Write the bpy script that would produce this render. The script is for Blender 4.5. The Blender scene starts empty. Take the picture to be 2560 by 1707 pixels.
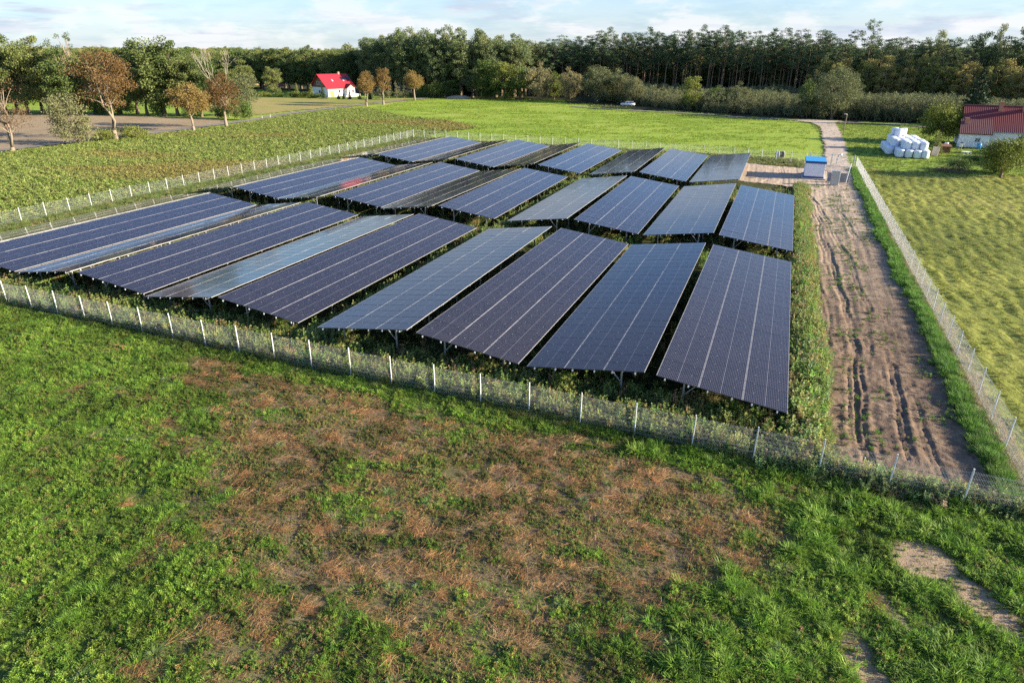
import bpy, math, random
import numpy as np
from math import radians as RAD

# ------------------------------------------------------------------ camera
S = bpy.context.scene
PITCH, ROLL, CAMH = 0.413663, -0.0041153, 15.478
cp, sp, cr, sr = math.cos(PITCH), math.sin(PITCH), math.cos(ROLL), math.sin(ROLL)
fw = np.array([0, cp, -sp]); dn = np.array([0, -sp, -cp]); rt = np.array([1., 0, 0])
rx = cr*rt + sr*dn; ry = -(-sr*rt + cr*dn)
from mathutils import Matrix, Vector
cam = bpy.data.cameras.new('camera'); camo = bpy.data.objects.new('camera', cam)
S.collection.objects.link(camo)
cam.sensor_fit = 'HORIZONTAL'; cam.sensor_width = 36.0; cam.lens = 36.0*1637.65/2560.0
cam.clip_start = 0.2; cam.clip_end = 12000
m = Matrix.Identity(4)
for i in range(3):
    m[i][0] = rx[i]; m[i][1] = ry[i]; m[i][2] = -fw[i]
m[0][3], m[1][3], m[2][3] = 0, 0, CAMH
camo.matrix_world = m
S.camera = camo

# ------------------------------------------------------------------ light
SUN_EL = RAD(17.5)
SUN_DIR = Vector((0.977*math.cos(SUN_EL), -0.21*math.cos(SUN_EL), math.sin(SUN_EL))).normalized()   # towards the sun
sun = bpy.data.lights.new('sun', 'SUN'); suno = bpy.data.objects.new('sun', sun); S.collection.objects.link(suno)
sun.energy = 5.0; sun.angle = RAD(0.53); sun.color = (1.0, 0.87, 0.66)
suno.rotation_euler = (-SUN_DIR).to_track_quat('-Z', 'Y').to_euler()
suno.location = (200, -50, 120)
S.view_settings.view_transform = 'Standard'; S.view_settings.look = 'None'
S.view_settings.exposure = 1.6; S.view_settings.gamma = 1.0
S.cycles.max_bounces = 6; S.cycles.diffuse_bounces = 2; S.cycles.glossy_bounces = 3
S.cycles.transmission_bounces = 2; S.cycles.transparent_max_bounces = 4
S.cycles.use_denoising = False
S.cycles.sample_clamp_indirect = 6.0

W = bpy.data.worlds.new('World'); S.world = W; W.use_nodes = True
nt = W.node_tree; nt.nodes.clear(); N = nt.nodes.new; LK = nt.links.new
out = N('ShaderNodeOutputWorld'); bg = N('ShaderNodeBackground'); LK(bg.outputs[0], out.inputs[0])
bg.inputs[1].default_value = 0.075
sky = N('ShaderNodeTexSky'); sky.sky_type = 'NISHITA'; sky.sun_disc = False
sky.sun_elevation = SUN_EL; sky.sun_rotation = math.atan2(SUN_DIR.x, SUN_DIR.y)
sky.air_density = 1.0; sky.dust_density = 0.6; sky.ozone_density = 1.6
tc = N('ShaderNodeTexCoord'); sep = N('ShaderNodeSeparateXYZ'); LK(tc.outputs['Generated'], sep.inputs[0])
def wm(op, a, b=None, clamp=False):
    n = N('ShaderNodeMath'); n.operation = op; n.use_clamp = clamp
    for i, v in enumerate((a, b)):
        if v is None: continue
        if isinstance(v, (int, float)): n.inputs[i].default_value = v
        else: LK(v, n.inputs[i])
    return n.outputs[0]
zc = wm('MAXIMUM', sep.outputs[2], 0.0)
den = wm('ADD', zc, 0.10)
px = wm('DIVIDE', sep.outputs[0], den); py = wm('DIVIDE', sep.outputs[1], den)
com = N('ShaderNodeCombineXYZ'); LK(px, com.inputs[0]); LK(py, com.inputs[1])
def wnoise(scale, detail, rough, off, dist=0.0):
    mp = N('ShaderNodeMapping'); LK(com.outputs[0], mp.inputs[0]); mp.inputs['Location'].default_value = off
    mp.inputs['Scale'].default_value = (1.0, 1.0, 1.0)
    n = N('ShaderNodeTexNoise'); n.inputs['Scale'].default_value = scale; n.inputs['Detail'].default_value = detail
    n.inputs['Roughness'].default_value = rough; n.inputs['Distortion'].default_value = dist
    LK(mp.outputs[0], n.inputs['Vector']); return n.outputs['Fac']
def wmap(v, a, b, c=0.0, d=1.0):
    n = N('ShaderNodeMapRange'); n.interpolation_type = 'SMOOTHSTEP'; LK(v, n.inputs[0])
    for i, x in enumerate((a, b, c, d)): n.inputs[i+1].default_value = x
    return n.outputs[0]
n1 = wnoise(0.50, 9.0, 0.60, (3.3, 1.7, 0.0), 0.4)
n2 = wnoise(1.3, 8.0, 0.62, (8.1, 4.2, 0.0), 0.2)
gm = N('ShaderNodeMapping'); LK(tc.outputs['Generated'], gm.inputs[0]); gm.inputs['Scale'].default_value = (1, 1, 2.6)
n3n = N('ShaderNodeTexNoise'); LK(gm.outputs[0], n3n.inputs['Vector']); n3n.inputs['Scale'].default_value = 7.0; n3n.inputs['Detail'].default_value = 8.0; n3n.inputs['Roughness'].default_value = 0.58
puff = wmap(n3n.outputs['Fac'], 0.48, 0.58)
cov = wmap(n1, 0.42, 0.62)
low = wmap(zc, 0.03, 0.30, 1.0, 0.22)          # cloud banks crowd towards the horizon
cov = wm('MULTIPLY', cov, low)
veil = wmap(zc, 0.0, 0.15, 0.66, 0.0)
pf = wm('MULTIPLY', puff, wmap(zc, 0.02, 0.16, 0.9, 0.0))
fac = wm('MAXIMUM', wm('MAXIMUM', cov, veil), pf, True)
cc = N('ShaderNodeMix'); cc.data_type = 'RGBA'
cc.inputs[6].default_value = (2.75, 3.2, 3.85, 1); cc.inputs[7].default_value = (4.25, 4.3, 4.45, 1)
LK(wm('MULTIPLY', wm('ADD', wmap(n2, 0.36, 0.58), puff), 0.62, True), cc.inputs[0])
mx = N('ShaderNodeMix'); mx.data_type = 'RGBA'
blu = N('ShaderNodeMix'); blu.data_type = 'RGBA'; blu.blend_type = 'MULTIPLY'; blu.inputs[0].default_value = 1.0
LK(sky.outputs[0], blu.inputs[6]); blu.inputs[7].default_value = (0.64, 0.86, 1.20, 1)
LK(fac, mx.inputs[0]); LK(blu.outputs[2], mx.inputs[6]); LK(cc.outputs[2], mx.inputs[7])
LK(mx.outputs[2], bg.inputs[0])

# ------------------------------------------------------------------ frames and helpers
A = RAD(-21.8); CA, SA = math.cos(A), math.sin(A)
def w2(u, v):                      # farm frame -> world
    return u*CA - v*SA, u*SA + v*CA
def f2(x, y):                      # world -> farm frame
    return x*CA + y*SA, -x*SA + y*CA
COL = S.collection
rng = np.random.default_rng(7)

def tag(o, label=None, cat=None, group=None, kind=None):
    if label: o['label'] = label
    if cat: o['category'] = cat
    if group: o['group'] = group
    if kind: o['kind'] = kind
    return o
def empty(name, loc=(0, 0, 0), rz=0.0):
    o = bpy.data.objects.new(name, None); COL.objects.link(o)
    o.location = loc; o.rotation_euler = (0, 0, rz); o.empty_display_size = 0.3
    return o
def link(name, me, parent=None):
    o = bpy.data.objects.new(name, me); COL.objects.link(o)
    if parent is not None: o.parent = parent
    return o
def copy_tree(o, parent=None):
    c = o.copy(); COL.objects.link(c)
    if parent is not None: c.parent = parent
    for ch in list(o.children):
        copy_tree(ch, c)
    return c
def mesh(name, V, F, mats, MI=None, smooth=False, UV=None):
    """V (n,3); F list of arrays (m,3)/(m,4); MI material index per face array"""
    me = bpy.data.meshes.new(name)
    V = np.asarray(V, dtype=np.float32)
    F = [np.asarray(f, dtype=np.int32) for f in F if len(f)]
    me.vertices.add(len(V)); me.vertices.foreach_set('co', V.ravel())
    nl = sum(f.size for f in F); nf = sum(len(f) for f in F)
    me.loops.add(nl); me.polygons.add(nf)
    me.loops.foreach_set('vertex_index', np.concatenate([f.ravel() for f in F]))
    tot = np.concatenate([np.full(len(f), f.shape[1], np.int32) for f in F])
    me.polygons.foreach_set('loop_start', np.concatenate([[0], np.cumsum(tot)[:-1]]).astype(np.int32))
    me.polygons.foreach_set('loop_total', tot)
    for mt in mats: me.materials.append(mt)
    if MI is not None: me.polygons.foreach_set('material_index', np.asarray(MI, np.int32))
    me.polygons.foreach_set('use_smooth', np.full(nf, bool(smooth)))
    if UV is not None:
        l = me.uv_layers.new(name='UVMap'); l.data.foreach_set('uv', np.asarray(UV, np.float32).ravel())
    me.update(calc_edges=True); me.validate()
    return me

class MB:
    """collects shapes into one mesh"""
    def __init__(s): s.V = []; s.F3 = []; s.F4 = []; s.M3 = []; s.M4 = []; s.n = 0
    def add(s, V, F, mi=0):
        V = np.asarray(V, float).reshape(-1, 3)
        for f in F:
            if len(f) == 3: s.F3.append([i+s.n for i in f]); s.M3.append(mi)
            elif len(f) == 4: s.F4.append([i+s.n for i in f]); s.M4.append(mi)
            else:
                for k in range(1, len(f)-1): s.F3.append([f[0]+s.n, f[k]+s.n, f[k+1]+s.n]); s.M3.append(mi)
        s.V.append(V); s.n += len(V); return s
    def box(s, c, d, rz=0.0, mi=0, bev=0.0):
        x, y, z = np.array(d)/2.0
        if bev > 0:
            b = min(bev, x*.9, y*.9)
            ring = [(x-b, -y), (x, -y+b), (x, y-b), (x-b, y), (-x+b, y), (-x, y-b), (-x, -y+b), (-x+b, -y)]
            P = np.array([(a, q, -z) for a, q in ring]+[(a, q, z-b) for a, q in ring]+[(a*(1-b/x), q*(1-b/y), z) for a, q in ring])
            F = [[i, (i+1) % 8, 8+(i+1) % 8, 8+i] for i in range(8)]+[[8+i, 8+(i+1) % 8, 16+(i+1) % 8, 16+i] for i in range(8)]
            F += [list(range(7, -1, -1)), list(range(16, 24))]
        else:
            P = np.array([(i, j, k) for k in (-z, z) for i, j in ((-x, -y), (x, -y), (x, y), (-x, y))])
            F = [[0, 1, 5, 4], [1, 2, 6, 5], [2, 3, 7, 6], [3, 0, 4, 7], [3, 2, 1, 0], [4, 5, 6, 7]]
        c_, s_ = math.cos(rz), math.sin(rz)
        Q = P.copy(); Q[:, 0] = P[:, 0]*c_ - P[:, 1]*s_; Q[:, 1] = P[:, 0]*s_ + P[:, 1]*c_
        return s.add(Q+np.array(c), F, mi)
    def tube(s, pts, r, n=6, mi=0, cap=True):
        pts = np.asarray(pts, float); r = np.broadcast_to(np.asarray(r, float), (len(pts),))
        T = np.gradient(pts, axis=0); T /= np.linalg.norm(T, axis=1)[:, None]+1e-9
        up = np.array([0, 0, 1.]) if abs(T[0][2]) < .9 else np.array([1., 0, 0])
        V = []
        for p, t, q in zip(pts, T, r):
            a = np.cross(t, up); a /= np.linalg.norm(a)+1e-9; b = np.cross(t, a)
            up = np.cross(a, t) if np.linalg.norm(np.cross(a, t)) > 0 else up
            for k in range(n):
                g = 2*math.pi*k/n; V.append(p+q*(math.cos(g)*a+math.sin(g)*b))
        F = []
        for i in range(len(pts)-1):
            for k in range(n):
                F.append([i*n+k, i*n+(k+1) % n, (i+1)*n+(k+1) % n, (i+1)*n+k])
        if cap: F.append(list(range(n-1, -1, -1))); F.append([(len(pts)-1)*n+k for k in range(n)])
        return s.add(V, F, mi)
    def lathe(s, prof, n=24, c=(0, 0, 0), mi=0):
        V = []; F = []
        for r, z in prof:
            for k in range(n):
                g = 2*math.pi*k/n; V.append((c[0]+r*math.cos(g), c[1]+r*math.sin(g), c[2]+z))
        for i in range(len(prof)-1):
            for k in range(n):
                F.append([i*n+k, i*n+(k+1) % n, (i+1)*n+(k+1) % n, (i+1)*n+k])
        F.append(list(range(n-1, -1, -1))); F.append([(len(prof)-1)*n+k for k in range(n)])
        return s.add(V, F, mi)
    def prism(s, poly, y0, y1, mi=0, axis='y'):
        """poly of (x,z) extruded along y (or (y,z) along x)"""
        n = len(poly)
        if axis == 'y': V = [(a, y0, b) for a, b in poly]+[(a, y1, b) for a, b in poly]
        else: V = [(y0, a, b) for a, b in poly]+[(y1, a, b) for a, b in poly]
        F = [[i, (i+1) % n, n+(i+1) % n, n+i] for i in range(n)]+[list(range(n-1, -1, -1)), list(range(n, 2*n))]
        return s.add(V, F, mi)
    def data(s, name, mats, smooth=False):
        V = np.concatenate(s.V); F = []; M = []
        if s.F3: F.append(np.array(s.F3)); M += s.M3
        if s.F4: F.append(np.array(s.F4)); M += s.M4
        return mesh(name, V, F, mats if isinstance(mats, (list, tuple)) else [mats], M, smooth)
    def build(s, name, mats, parent=None, smooth=False):
        return link(name, s.data(name, mats, smooth), parent)

# value noise -------------------------------------------------------
_perm = np.random.default_rng(99).random((256, 256))
def vnoise(x, y):
    xi = np.floor(x).astype(int); yi = np.floor(y).astype(int); fx = x-xi; fy = y-yi
    fx = fx*fx*(3-2*fx); fy = fy*fy*(3-2*fy)
    g = lambda a, b: _perm[a & 255, b & 255]
    return (g(xi, yi)*(1-fx)+g(xi+1, yi)*fx)*(1-fy)+(g(xi, yi+1)*(1-fx)+g(xi+1, yi+1)*fx)*fy
def fbm(x, y, sc, oct=4, seed=0):
    r = 0; a = 1; t = 0
    for i in range(oct):
        r = r+a*vnoise(x*sc+17.3*i+seed*7.7, y*sc+9.1*i+seed*3.1); t += a; a *= .5; sc *= 2.03
    return r/t
def sst(x, a, b):
    t = np.clip((x-a)/(b-a), 0, 1); return t*t*(3-2*t)

# ------------------------------------------------------------------ materials
def mat(name, col=(0.5, 0.5, 0.5), rough=0.8, metal=0.0, spec=0.5):
    m = bpy.data.materials.new(name); m.use_nodes = True; b = m.node_tree.nodes['Principled BSDF']
    b.inputs['Base Color'].default_value = (*col, 1); b.inputs['Roughness'].default_value = rough
    b.inputs['Metallic'].default_value = metal; b.inputs['Specular IOR Level'].default_value = spec
    return m
class NT:
    def __init__(s, m): s.m = m; s.t = m.node_tree; s.b = s.t.nodes.get('Principled BSDF'); s.o = s.t.nodes.get('Material Output')
    def n(s, ty, **k):
        n = s.t.nodes.new(ty)
        for a, v in k.items(): setattr(n, a, v)
        return n
    def l(s, a, b): s.t.links.new(a, b)
    def noise(s, vec, scale, detail=4, rough=.55, dist=0):
        n = s.n('ShaderNodeTexNoise'); s.l(vec, n.inputs['Vector'])
        n.inputs['Scale'].default_value = scale; n.inputs['Detail'].default_value = detail
        n.inputs['Roughness'].default_value = rough; n.inputs['Distortion'].default_value = dist
        return n.outputs['Fac']
    def math(s, op, a, b=None, clamp=False):
        n = s.n('ShaderNodeMath', operation=op, use_clamp=clamp)
        for i, v in enumerate((a, b)):
            if v is None: continue
            if isinstance(v, (int, float)): n.inputs[i].default_value = v
            else: s.l(v, n.inputs[i])
        return n.outputs[0]
    def mr(s, v, a, b, c=0., d=1., smooth=True):
        n = s.n('ShaderNodeMapRange'); n.interpolation_type = 'SMOOTHSTEP' if smooth else 'LINEAR'; s.l(v, n.inputs[0])
        for i, x in enumerate((a, b, c, d)): n.inputs[i+1].default_value = x
        return n.outputs[0]
    def mix(s, f, a, b, bt='MIX'):
        n = s.n('ShaderNodeMix', data_type='RGBA', blend_type=bt)
        for i, v in ((0, f), (6, a), (7, b)):
            if isinstance(v, tuple): n.inputs[i].default_value = (*v, 1) if len(v) == 3 else v
            elif isinstance(v, (int, float)): n.inputs[i].default_value = v
            else: s.l(v, n.inputs[i])
        return n.outputs[2]
    def ramp(s, f, stops):
        n = s.n('ShaderNodeValToRGB'); s.l(f, n.inputs[0]); e = n.color_ramp.elements
        while len(e) < len(stops): e.new(.5)
        for q, (p, c) in zip(e, stops): q.position = p; q.color = (*c, 1)
        return n.outputs[0]
    def pos(s): return s.n('ShaderNodeNewGeometry').outputs['Position']
    def bump(s, h, dist, strength=1.0):
        n = s.n('ShaderNodeBump'); n.inputs['Distance'].default_value = dist; n.inputs['Strength'].default_value = strength
        s.l(h, n.inputs['Height']); s.l(n.outputs[0], s.b.inputs['Normal'])
    def mapping(s, v, scale=(1, 1, 1), rot=(0, 0, 0)):
        n = s.n('ShaderNodeMapping'); s.l(v, n.inputs[0]); n.inputs['Scale'].default_value = scale; n.inputs['Rotation'].default_value = rot
        return n.outputs[0]

def leafmat(name, c1, c2, c3=None, transl=0.25, rough=0.6):
    """foliage: every leaf gets its own tint between c1 and c2, every plant its own brightness"""
    m = mat(name, c1, rough, spec=0.25); t = NT(m)
    g = t.n('ShaderNodeNewGeometry'); oi = t.n('ShaderNodeObjectInfo')
    col = t.mix(g.outputs['Random Per Island'], c1, c2)
    if c3 is not None:
        col = t.mix(t.mr(oi.outputs['Random'], .35, .9), col, c3)
    br = t.mr(oi.outputs['Random'], 0, 1, .78, 1.22, False)
    n = t.n('ShaderNodeVectorMath', operation='SCALE'); t.l(col, n.inputs[0]); t.l(br, n.inputs['Scale'])
    t.l(n.outputs[0], t.b.inputs['Base Color'])
    tr = t.n('ShaderNodeBsdfTranslucent'); t.l(n.outputs[0], tr.inputs['Color'])
    ms = t.n('ShaderNodeMixShader'); ms.inputs[0].default_value = transl
    t.l(t.b.outputs[0], ms.inputs[1]); t.l(tr.outputs[0], ms.inputs[2]); t.l(ms.outputs[0], t.o.inputs['Surface'])
    return m
def covermat(name, transl=0.4, rough=0.55, lo=.65, hi=1.3):
    m = mat(name, (.1, .2, .05), rough, spec=0.3); t = NT(m)
    at = t.n('ShaderNodeAttribute', attribute_type='INSTANCER', attribute_name='tint')
    g = t.n('ShaderNodeNewGeometry')
    n = t.n('ShaderNodeVectorMath', operation='SCALE'); t.l(at.outputs['Color'], n.inputs[0])
    t.l(t.mr(g.outputs['Random Per Island'], 0, 1, lo, hi, False), n.inputs['Scale'])
    t.l(n.outputs[0], t.b.inputs['Base Color'])
    tr = t.n('ShaderNodeBsdfTranslucent'); t.l(n.outputs[0], tr.inputs['Color'])
    ms = t.n('ShaderNodeMixShader'); ms.inputs[0].default_value = transl
    t.l(t.b.outputs[0], ms.inputs[1]); t.l(tr.outputs[0], ms.inputs[2]); t.l(ms.outputs[0], t.o.inputs['Surface'])
    return m

M = {}
def m_ground(name, stops, sc=(0.05, .9, 7.), bump=.05, rough=.95, mixw=(.45, .35, .2), stretch=None):
    """patchy ground: three noise scales through a colour ramp"""
    m = mat(name, (.2, .2, .1), rough, spec=0.15); t = NT(m); p = t.pos()
    pv = t.mapping(p, *stretch) if stretch else p
    a = t.noise(p, sc[0], 4, .6); b = t.noise(pv, sc[1], 5, .6, .3); c = t.noise(p, sc[2], 3, .7)
    f = t.math('ADD', t.math('ADD', t.math('MULTIPLY', a, mixw[0]), t.math('MULTIPLY', b, mixw[1])), t.math('MULTIPLY', c, mixw[2]))
    f = t.mr(f, .36, .64, 0, 1, False)
    t.l(t.ramp(f, stops), t.b.inputs['Base Color'])
    t.bump(t.math('ADD', b, t.math('MULTIPLY', c, .5)), bump)
    return m
M['meadow'] = m_ground('meadow', [(0, (.14, .22, .025)), (.45, (.22, .31, .035)), (.75, (.28, .35, .05)), (1, (.33, .33, .09))], (.035, .35, 3.), .25, stretch=((.35, 1, 1), (0, 0, 0)))
M['soil'] = m_ground('field_soil', [(0, (.06, .04, .026)), (.5, (.10, .066, .042)), (.8, (.15, .10, .062)), (1, (.20, .145, .09))], (.12, 1.6, 14.), .06)
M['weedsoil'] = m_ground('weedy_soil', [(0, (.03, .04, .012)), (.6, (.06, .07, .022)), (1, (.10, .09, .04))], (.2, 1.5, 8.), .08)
M['mown'] = m_ground('mown_grass', [(0, (.08, .10, .022)), (.35, (.16, .18, .032)), (.65, (.24, .25, .05)), (1, (.32, .28, .09))], (.06, 1., 5.), .10, stretch=((2.2, .4, 1), (0, 0, A)))
M['beet'] = m_ground('crop_soil', [(0, (.09, .11, .03)), (.5, (.14, .16, .05)), (1, (.19, .19, .07))], (.05, 1.2, 5.), .1)
M['plough'] = m_ground('ploughed_soil', [(0, (.22, .16, .095)), (.5, (.31, .235, .145)), (1, (.38, .30, .19))], (.03, .5, 3.), .12, stretch=((.3, 2, 1), (0, 0, -.2)))
M['asphalt'] = m_ground('lane_surface', [(0, (.16, .14, .12)), (.5, (.22, .19, .165)), (1, (.28, .25, .21))], (.1, 1., 9.), .01)
M['gravel'] = m_ground('gravel', [(0, (.36, .28, .22)), (.5, (.46, .37, .30)), (1, (.54, .46, .38))], (.12, 2., 16.), .02)
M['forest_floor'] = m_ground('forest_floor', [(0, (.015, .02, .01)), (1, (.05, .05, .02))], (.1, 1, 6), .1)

def m_yard():
    m = mat('yard_dirt', (.3, .2, .15), .95, spec=.12); t = NT(m); p = t.pos()
    a = t.noise(p, .10, 4, .6); b = t.noise(p, 1.1, 5, .65, .4); c = t.noise(p, 9., 4, .7)
    # damp dark soil at the near end, dry sand towards the gate (a real change of soil along the strip)
    s = t.n('ShaderNodeSeparateXYZ'); t.l(p, s.inputs[0])
    v = t.math('ADD', t.math('MULTIPLY', s.outputs[0], -SA), t.math('MULTIPLY', s.outputs[1], CA))
    v = t.math('ADD', v, t.math('MULTIPLY', t.math('SUBTRACT', a, .5), 30.))
    dry = t.mr(v, 32., 100.)
    f = t.mr(t.math('ADD', t.math('MULTIPLY', b, .6), t.math('MULTIPLY', c, .4)), .35, .65, 0, 1, False)
    wet = t.ramp(f, [(0, (.10, .066, .046)), (.5, (.175, .122, .084)), (1, (.27, .195, .135))])
    dr = t.ramp(f, [(0, (.32, .24, .17)), (.5, (.43, .335, .245)), (1, (.54, .43, .33))])
    t.l(t.mix(dry, wet, dr), t.b.inputs['Base Color']); t.bump(t.math('ADD', b, c), .03)
    return m
M['yard'] = m_yard()

def m_near():
    """weedy field in front: soil, with sandy bare spots where the vertex mask says so"""
    m = mat('near_field_soil', (.1, .07, .04), .95, spec=.12); t = NT(m); p = t.pos()
    a = t.noise(p, .25, 4, .6); b = t.noise(p, 2.2, 5, .65, .3); c = t.noise(p, 15., 4, .7)
    f = t.mr(t.math('ADD', t.math('MULTIPLY', a, .3), t.math('ADD', t.math('MULTIPLY', b, .4), t.math('MULTIPLY', c, .3))), .36, .64, 0, 1, False)
    soil = t.ramp(f, [(0, (.09, .062, .040)), (.45, (.15, .105, .066)), (.8, (.22, .155, .095)), (1, (.28, .20, .125))])
    grn = t.ramp(f, [(0, (.06, .085, .022)), (.6, (.10, .13, .035)), (1, (.15, .16, .06))])
    snd = t.ramp(f, [(0, (.20, .14, .09)), (.5, (.31, .225, .145)), (1, (.42, .315, .21))])
    at = t.n('ShaderNodeAttribute', attribute_name='zone'); s = t.n('ShaderNodeSeparateColor'); t.l(at.outputs['Color'], s.inputs[0])
    col = t.mix(s.outputs[0], soil, grn); col = t.mix(s.outputs[1], col, snd)
    t.l(col, t.b.inputs['Base Color']); t.bump(t.math('ADD', b, c), .035)
    return m
M['near'] = m_near()

M['galv'] = mat('galvanised_steel', (.46, .48, .50), .42, .75)
M['wire'] = mat('fence_wire', (.50, .52, .53), .5, .35)
M['post'] = mat('fence_post', (.72, .73, .72), .5, .15)
M['alu'] = mat('aluminium', (.72, .73, .75), .35, .55)
M['white'] = mat('white_paint', (.80, .80, .78), .5)
M['black'] = mat('black_rubber', (.012, .012, .012), .7)
M['dark'] = mat('dark_glass', (.015, .018, .022), .08, spec=.8)
M['concrete'] = mat('concrete', (.42, .40, .37), .9)

def m_solar():
    m = mat('solar_glass', (.01, .012, .03), .16, spec=.55); t = NT(m)
    uv = t.n('ShaderNodeUVMap').outputs[0]; s = t.n('ShaderNodeSeparateXYZ'); t.l(uv, s.inputs[0])
    U_, V_ = s.outputs[0], s.outputs[1]     # metres from the module corner: 0..0.957 and 0..1.925
    def grid(x, off, pitch, half):
        q = t.math('DIVIDE', t.math('SUBTRACT', x, off), pitch)
        r = t.math('ABSOLUTE', t.math('SUBTRACT', t.math('FRACT', q), .5))
        return t.math('GREATER_THAN', r, .5-half/pitch)
    gu = grid(U_, .012, .1555, .003)
    gv = grid(V_, .036, .0768, .003)
    # short-side margins and the blank strip across the middle show the white backsheet
    mid = t.math('LESS_THAN', t.math('ABSOLUTE', t.math('SUBTRACT', V_, .9625)), .008)
    e = t.math('GREATER_THAN', t.math('ABSOLUTE', t.math('SUBTRACT', V_, .9625)), .938)
    e2 = t.math('GREATER_THAN', t.math('ABSOLUTE', t.math('SUBTRACT', U_, .4785)), .4695)
    line = t.math('MAXIMUM', gu, gv)
    strong = t.math('MAXIMUM', mid, e)
    bb = grid(U_, .012+.0155, .0311, .0006)
    oi = t.n('ShaderNodeObjectInfo')
    cell = t.mix(oi.outputs['Random'], (.007, .006, .012), (.012, .010, .018))
    c = t.mix(t.math('MULTIPLY', bb, .25), cell, (.16, .17, .20))
    c = t.mix(t.math('MULTIPLY', line, .9), c, (.21, .19, .20))
    c = t.mix(strong, c, (.24, .235, .25))
    t.l(c, t.b.inputs['Base Color'])
    t.b.inputs['Roughness'].default_value = .10
    t.b.inputs['IOR'].default_value = 1.38
    t.b.inputs['Specular Tint'].default_value = (.66, .86, 1.0, 1)      # blue anti-reflective coating
    # faint sag and dust of real glass
    p = t.pos(); t.bump(t.noise(p, .8, 2, .5), .0025)
    return m
M['solar'] = m_solar()
M['frame'] = mat('module_frame', (.30, .295, .30), .5, .1)

# ------------------------------------------------------------------ ground sheets
def inpoly(x, y, poly):
    ins = np.zeros(np.shape(x), bool); n = len(poly)
    for i in range(n):
        x0, y0 = poly[i]; x1, y1 = poly[(i+1) % n]
        c = ((y0 > y) != (y1 > y)) & (x < (x1-x0)*(y-y0)/((y1-y0) if y1 != y0 else 1e-9)+x0)
        ins ^= c
    return ins
def sheet(name, poly, res, mt, z=0.0, zf=None, frame='w', jag=0.0, zone=None):
    """ground sheet over a polygon, cells of size res; frame 'f' = farm frame"""
    P = np.array(poly, float); lo = P.min(0); hi = P.max(0)
    nx = int((hi[0]-lo[0])/res)+1; ny = int((hi[1]-lo[1])/res)+1
    a, b = np.meshgrid(lo[0]+np.arange(nx+1)*res, lo[1]+np.arange(ny+1)*res, indexing='ij')
    ca = (a[:-1, :-1]+a[1:, 1:])/2; cb = (b[:-1, :-1]+b[1:, 1:])/2
    if jag: ja = (fbm(ca, cb, .9/jag, 3, 5)-.5)*3.0*jag; jb = (fbm(ca, cb, .9/jag, 3, 9)-.5)*3.0*jag
    else: ja = jb = 0
    keep = inpoly(ca+ja, cb+jb, poly)
    idx = np.arange((nx+1)*(ny+1)).reshape(nx+1, ny+1)
    q = np.stack([idx[:-1, :-1], idx[1:, :-1], idx[1:, 1:], idx[:-1, 1:]], -1)[keep]
    used = np.unique(q); rem = np.full(idx.size, -1); rem[used] = np.arange(len(used)); q = rem[q]
    x = a.ravel()[used]; y = b.ravel()[used]
    if frame == 'f': wx, wy = w2(x, y)
    else: wx, wy = x, y
    zz = np.full(len(x), z) if zf is None else z+zf(wx, wy)
    me = mesh(name, np.stack([wx, wy, zz], -1), [q], [mt], smooth=True)
    if zone is not None:
        at = me.attributes.new('zone', 'FLOAT_COLOR', 'POINT')
        at.data.foreach_set('color', np.concatenate([zone(wx, wy), np.ones((len(x), 1))], 1).astype(np.float32).ravel())
    return tag(link(name, me), kind='structure')

g = MB(); R_ = 6000.
g.add([(-R_, -R_, -.12), (R_, -R_, -.12), (R_, R_, -.12), (-R_, R_, -.12)], [[0, 1, 2, 3]])
tag(g.build('ground', M['meadow']), kind='structure')

# where the near field is lush (0..1) and where it is bare sand (0..1)
def lush(x, y):
    n = fbm(x, y, .35, 4, 1)-.5
    uu, vv = f2(x, y); stk = fbm(uu*.45+vv*.25, vv*1.5-uu*.12, .55, 4, 17)
    left = sst(-x-11.6-(y-20)*.36+n*10, -3.5, 4.5)
    right = sst(x-6.0-(y-14.8)*.43+n*7, -2.0, 2.4)*(1-sst(y, 19, 23)*.3)
    low = sst(15.0-y+n*8, -2.0, 2.5)*.5
    u, v = f2(x, y); rim = sst(v+n*3, 23.1, 24.0)*.8
    base = np.maximum(np.maximum(left, right), np.maximum(low, rim))
    return np.clip(np.maximum(base*(.72+.6*sst(fbm(x, y, .7, 3, 19), .35, .6)), .50*sst(stk, .52, .70)), 0, 1)
def sandy(x, y):
    u, v = f2(x, y); n = (fbm(x, y, .8, 4, 3)-.5)*2.2
    def blob(cu, cv, a, b, ang):
        c, s = math.cos(ang), math.sin(ang); du = (u-cu)*c+(v-cv)*s; dv = -(u-cu)*s+(v-cv)*c
        return sst(1.15-np.sqrt((du/a)**2+(dv/b)**2)+n*.45, 0, .8)
    return np.clip(blob(6.5, 21.0, 1.15, 1.4, .25)+blob(7.7, 19.6, .9, 1.5, .5)+blob(4.4, 15.4, .55, 1.6, .35)+blob(5.2, 18.2, .25, 1.2, .4)*.8, 0, 1)
def near_z(x, y):
    z = (fbm(x, y, .22, 3, 2)-.5)*.12+(fbm(x, y, 1.6, 4, 4)-.5)*.09+(fbm(x, y, 5.5, 2, 6)-.5)*.035
    z += lush(x, y)*.03
    u, v = f2(x, y)
    w = (u-4.35)-(v-15.4)*.12
    z -= .05*np.exp(-(w/.12)**2)*(sandy(x, y) > .3)*(v < 17.5)
    return z
near_poly = [(-150, 3), (45, 3), (45, 26), (-150, 27)]
_fp = [(-72, 2), (16, -2), (40, 6), (40, 24.6), (10.9, 24.8), (-72, 25.9)]
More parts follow.
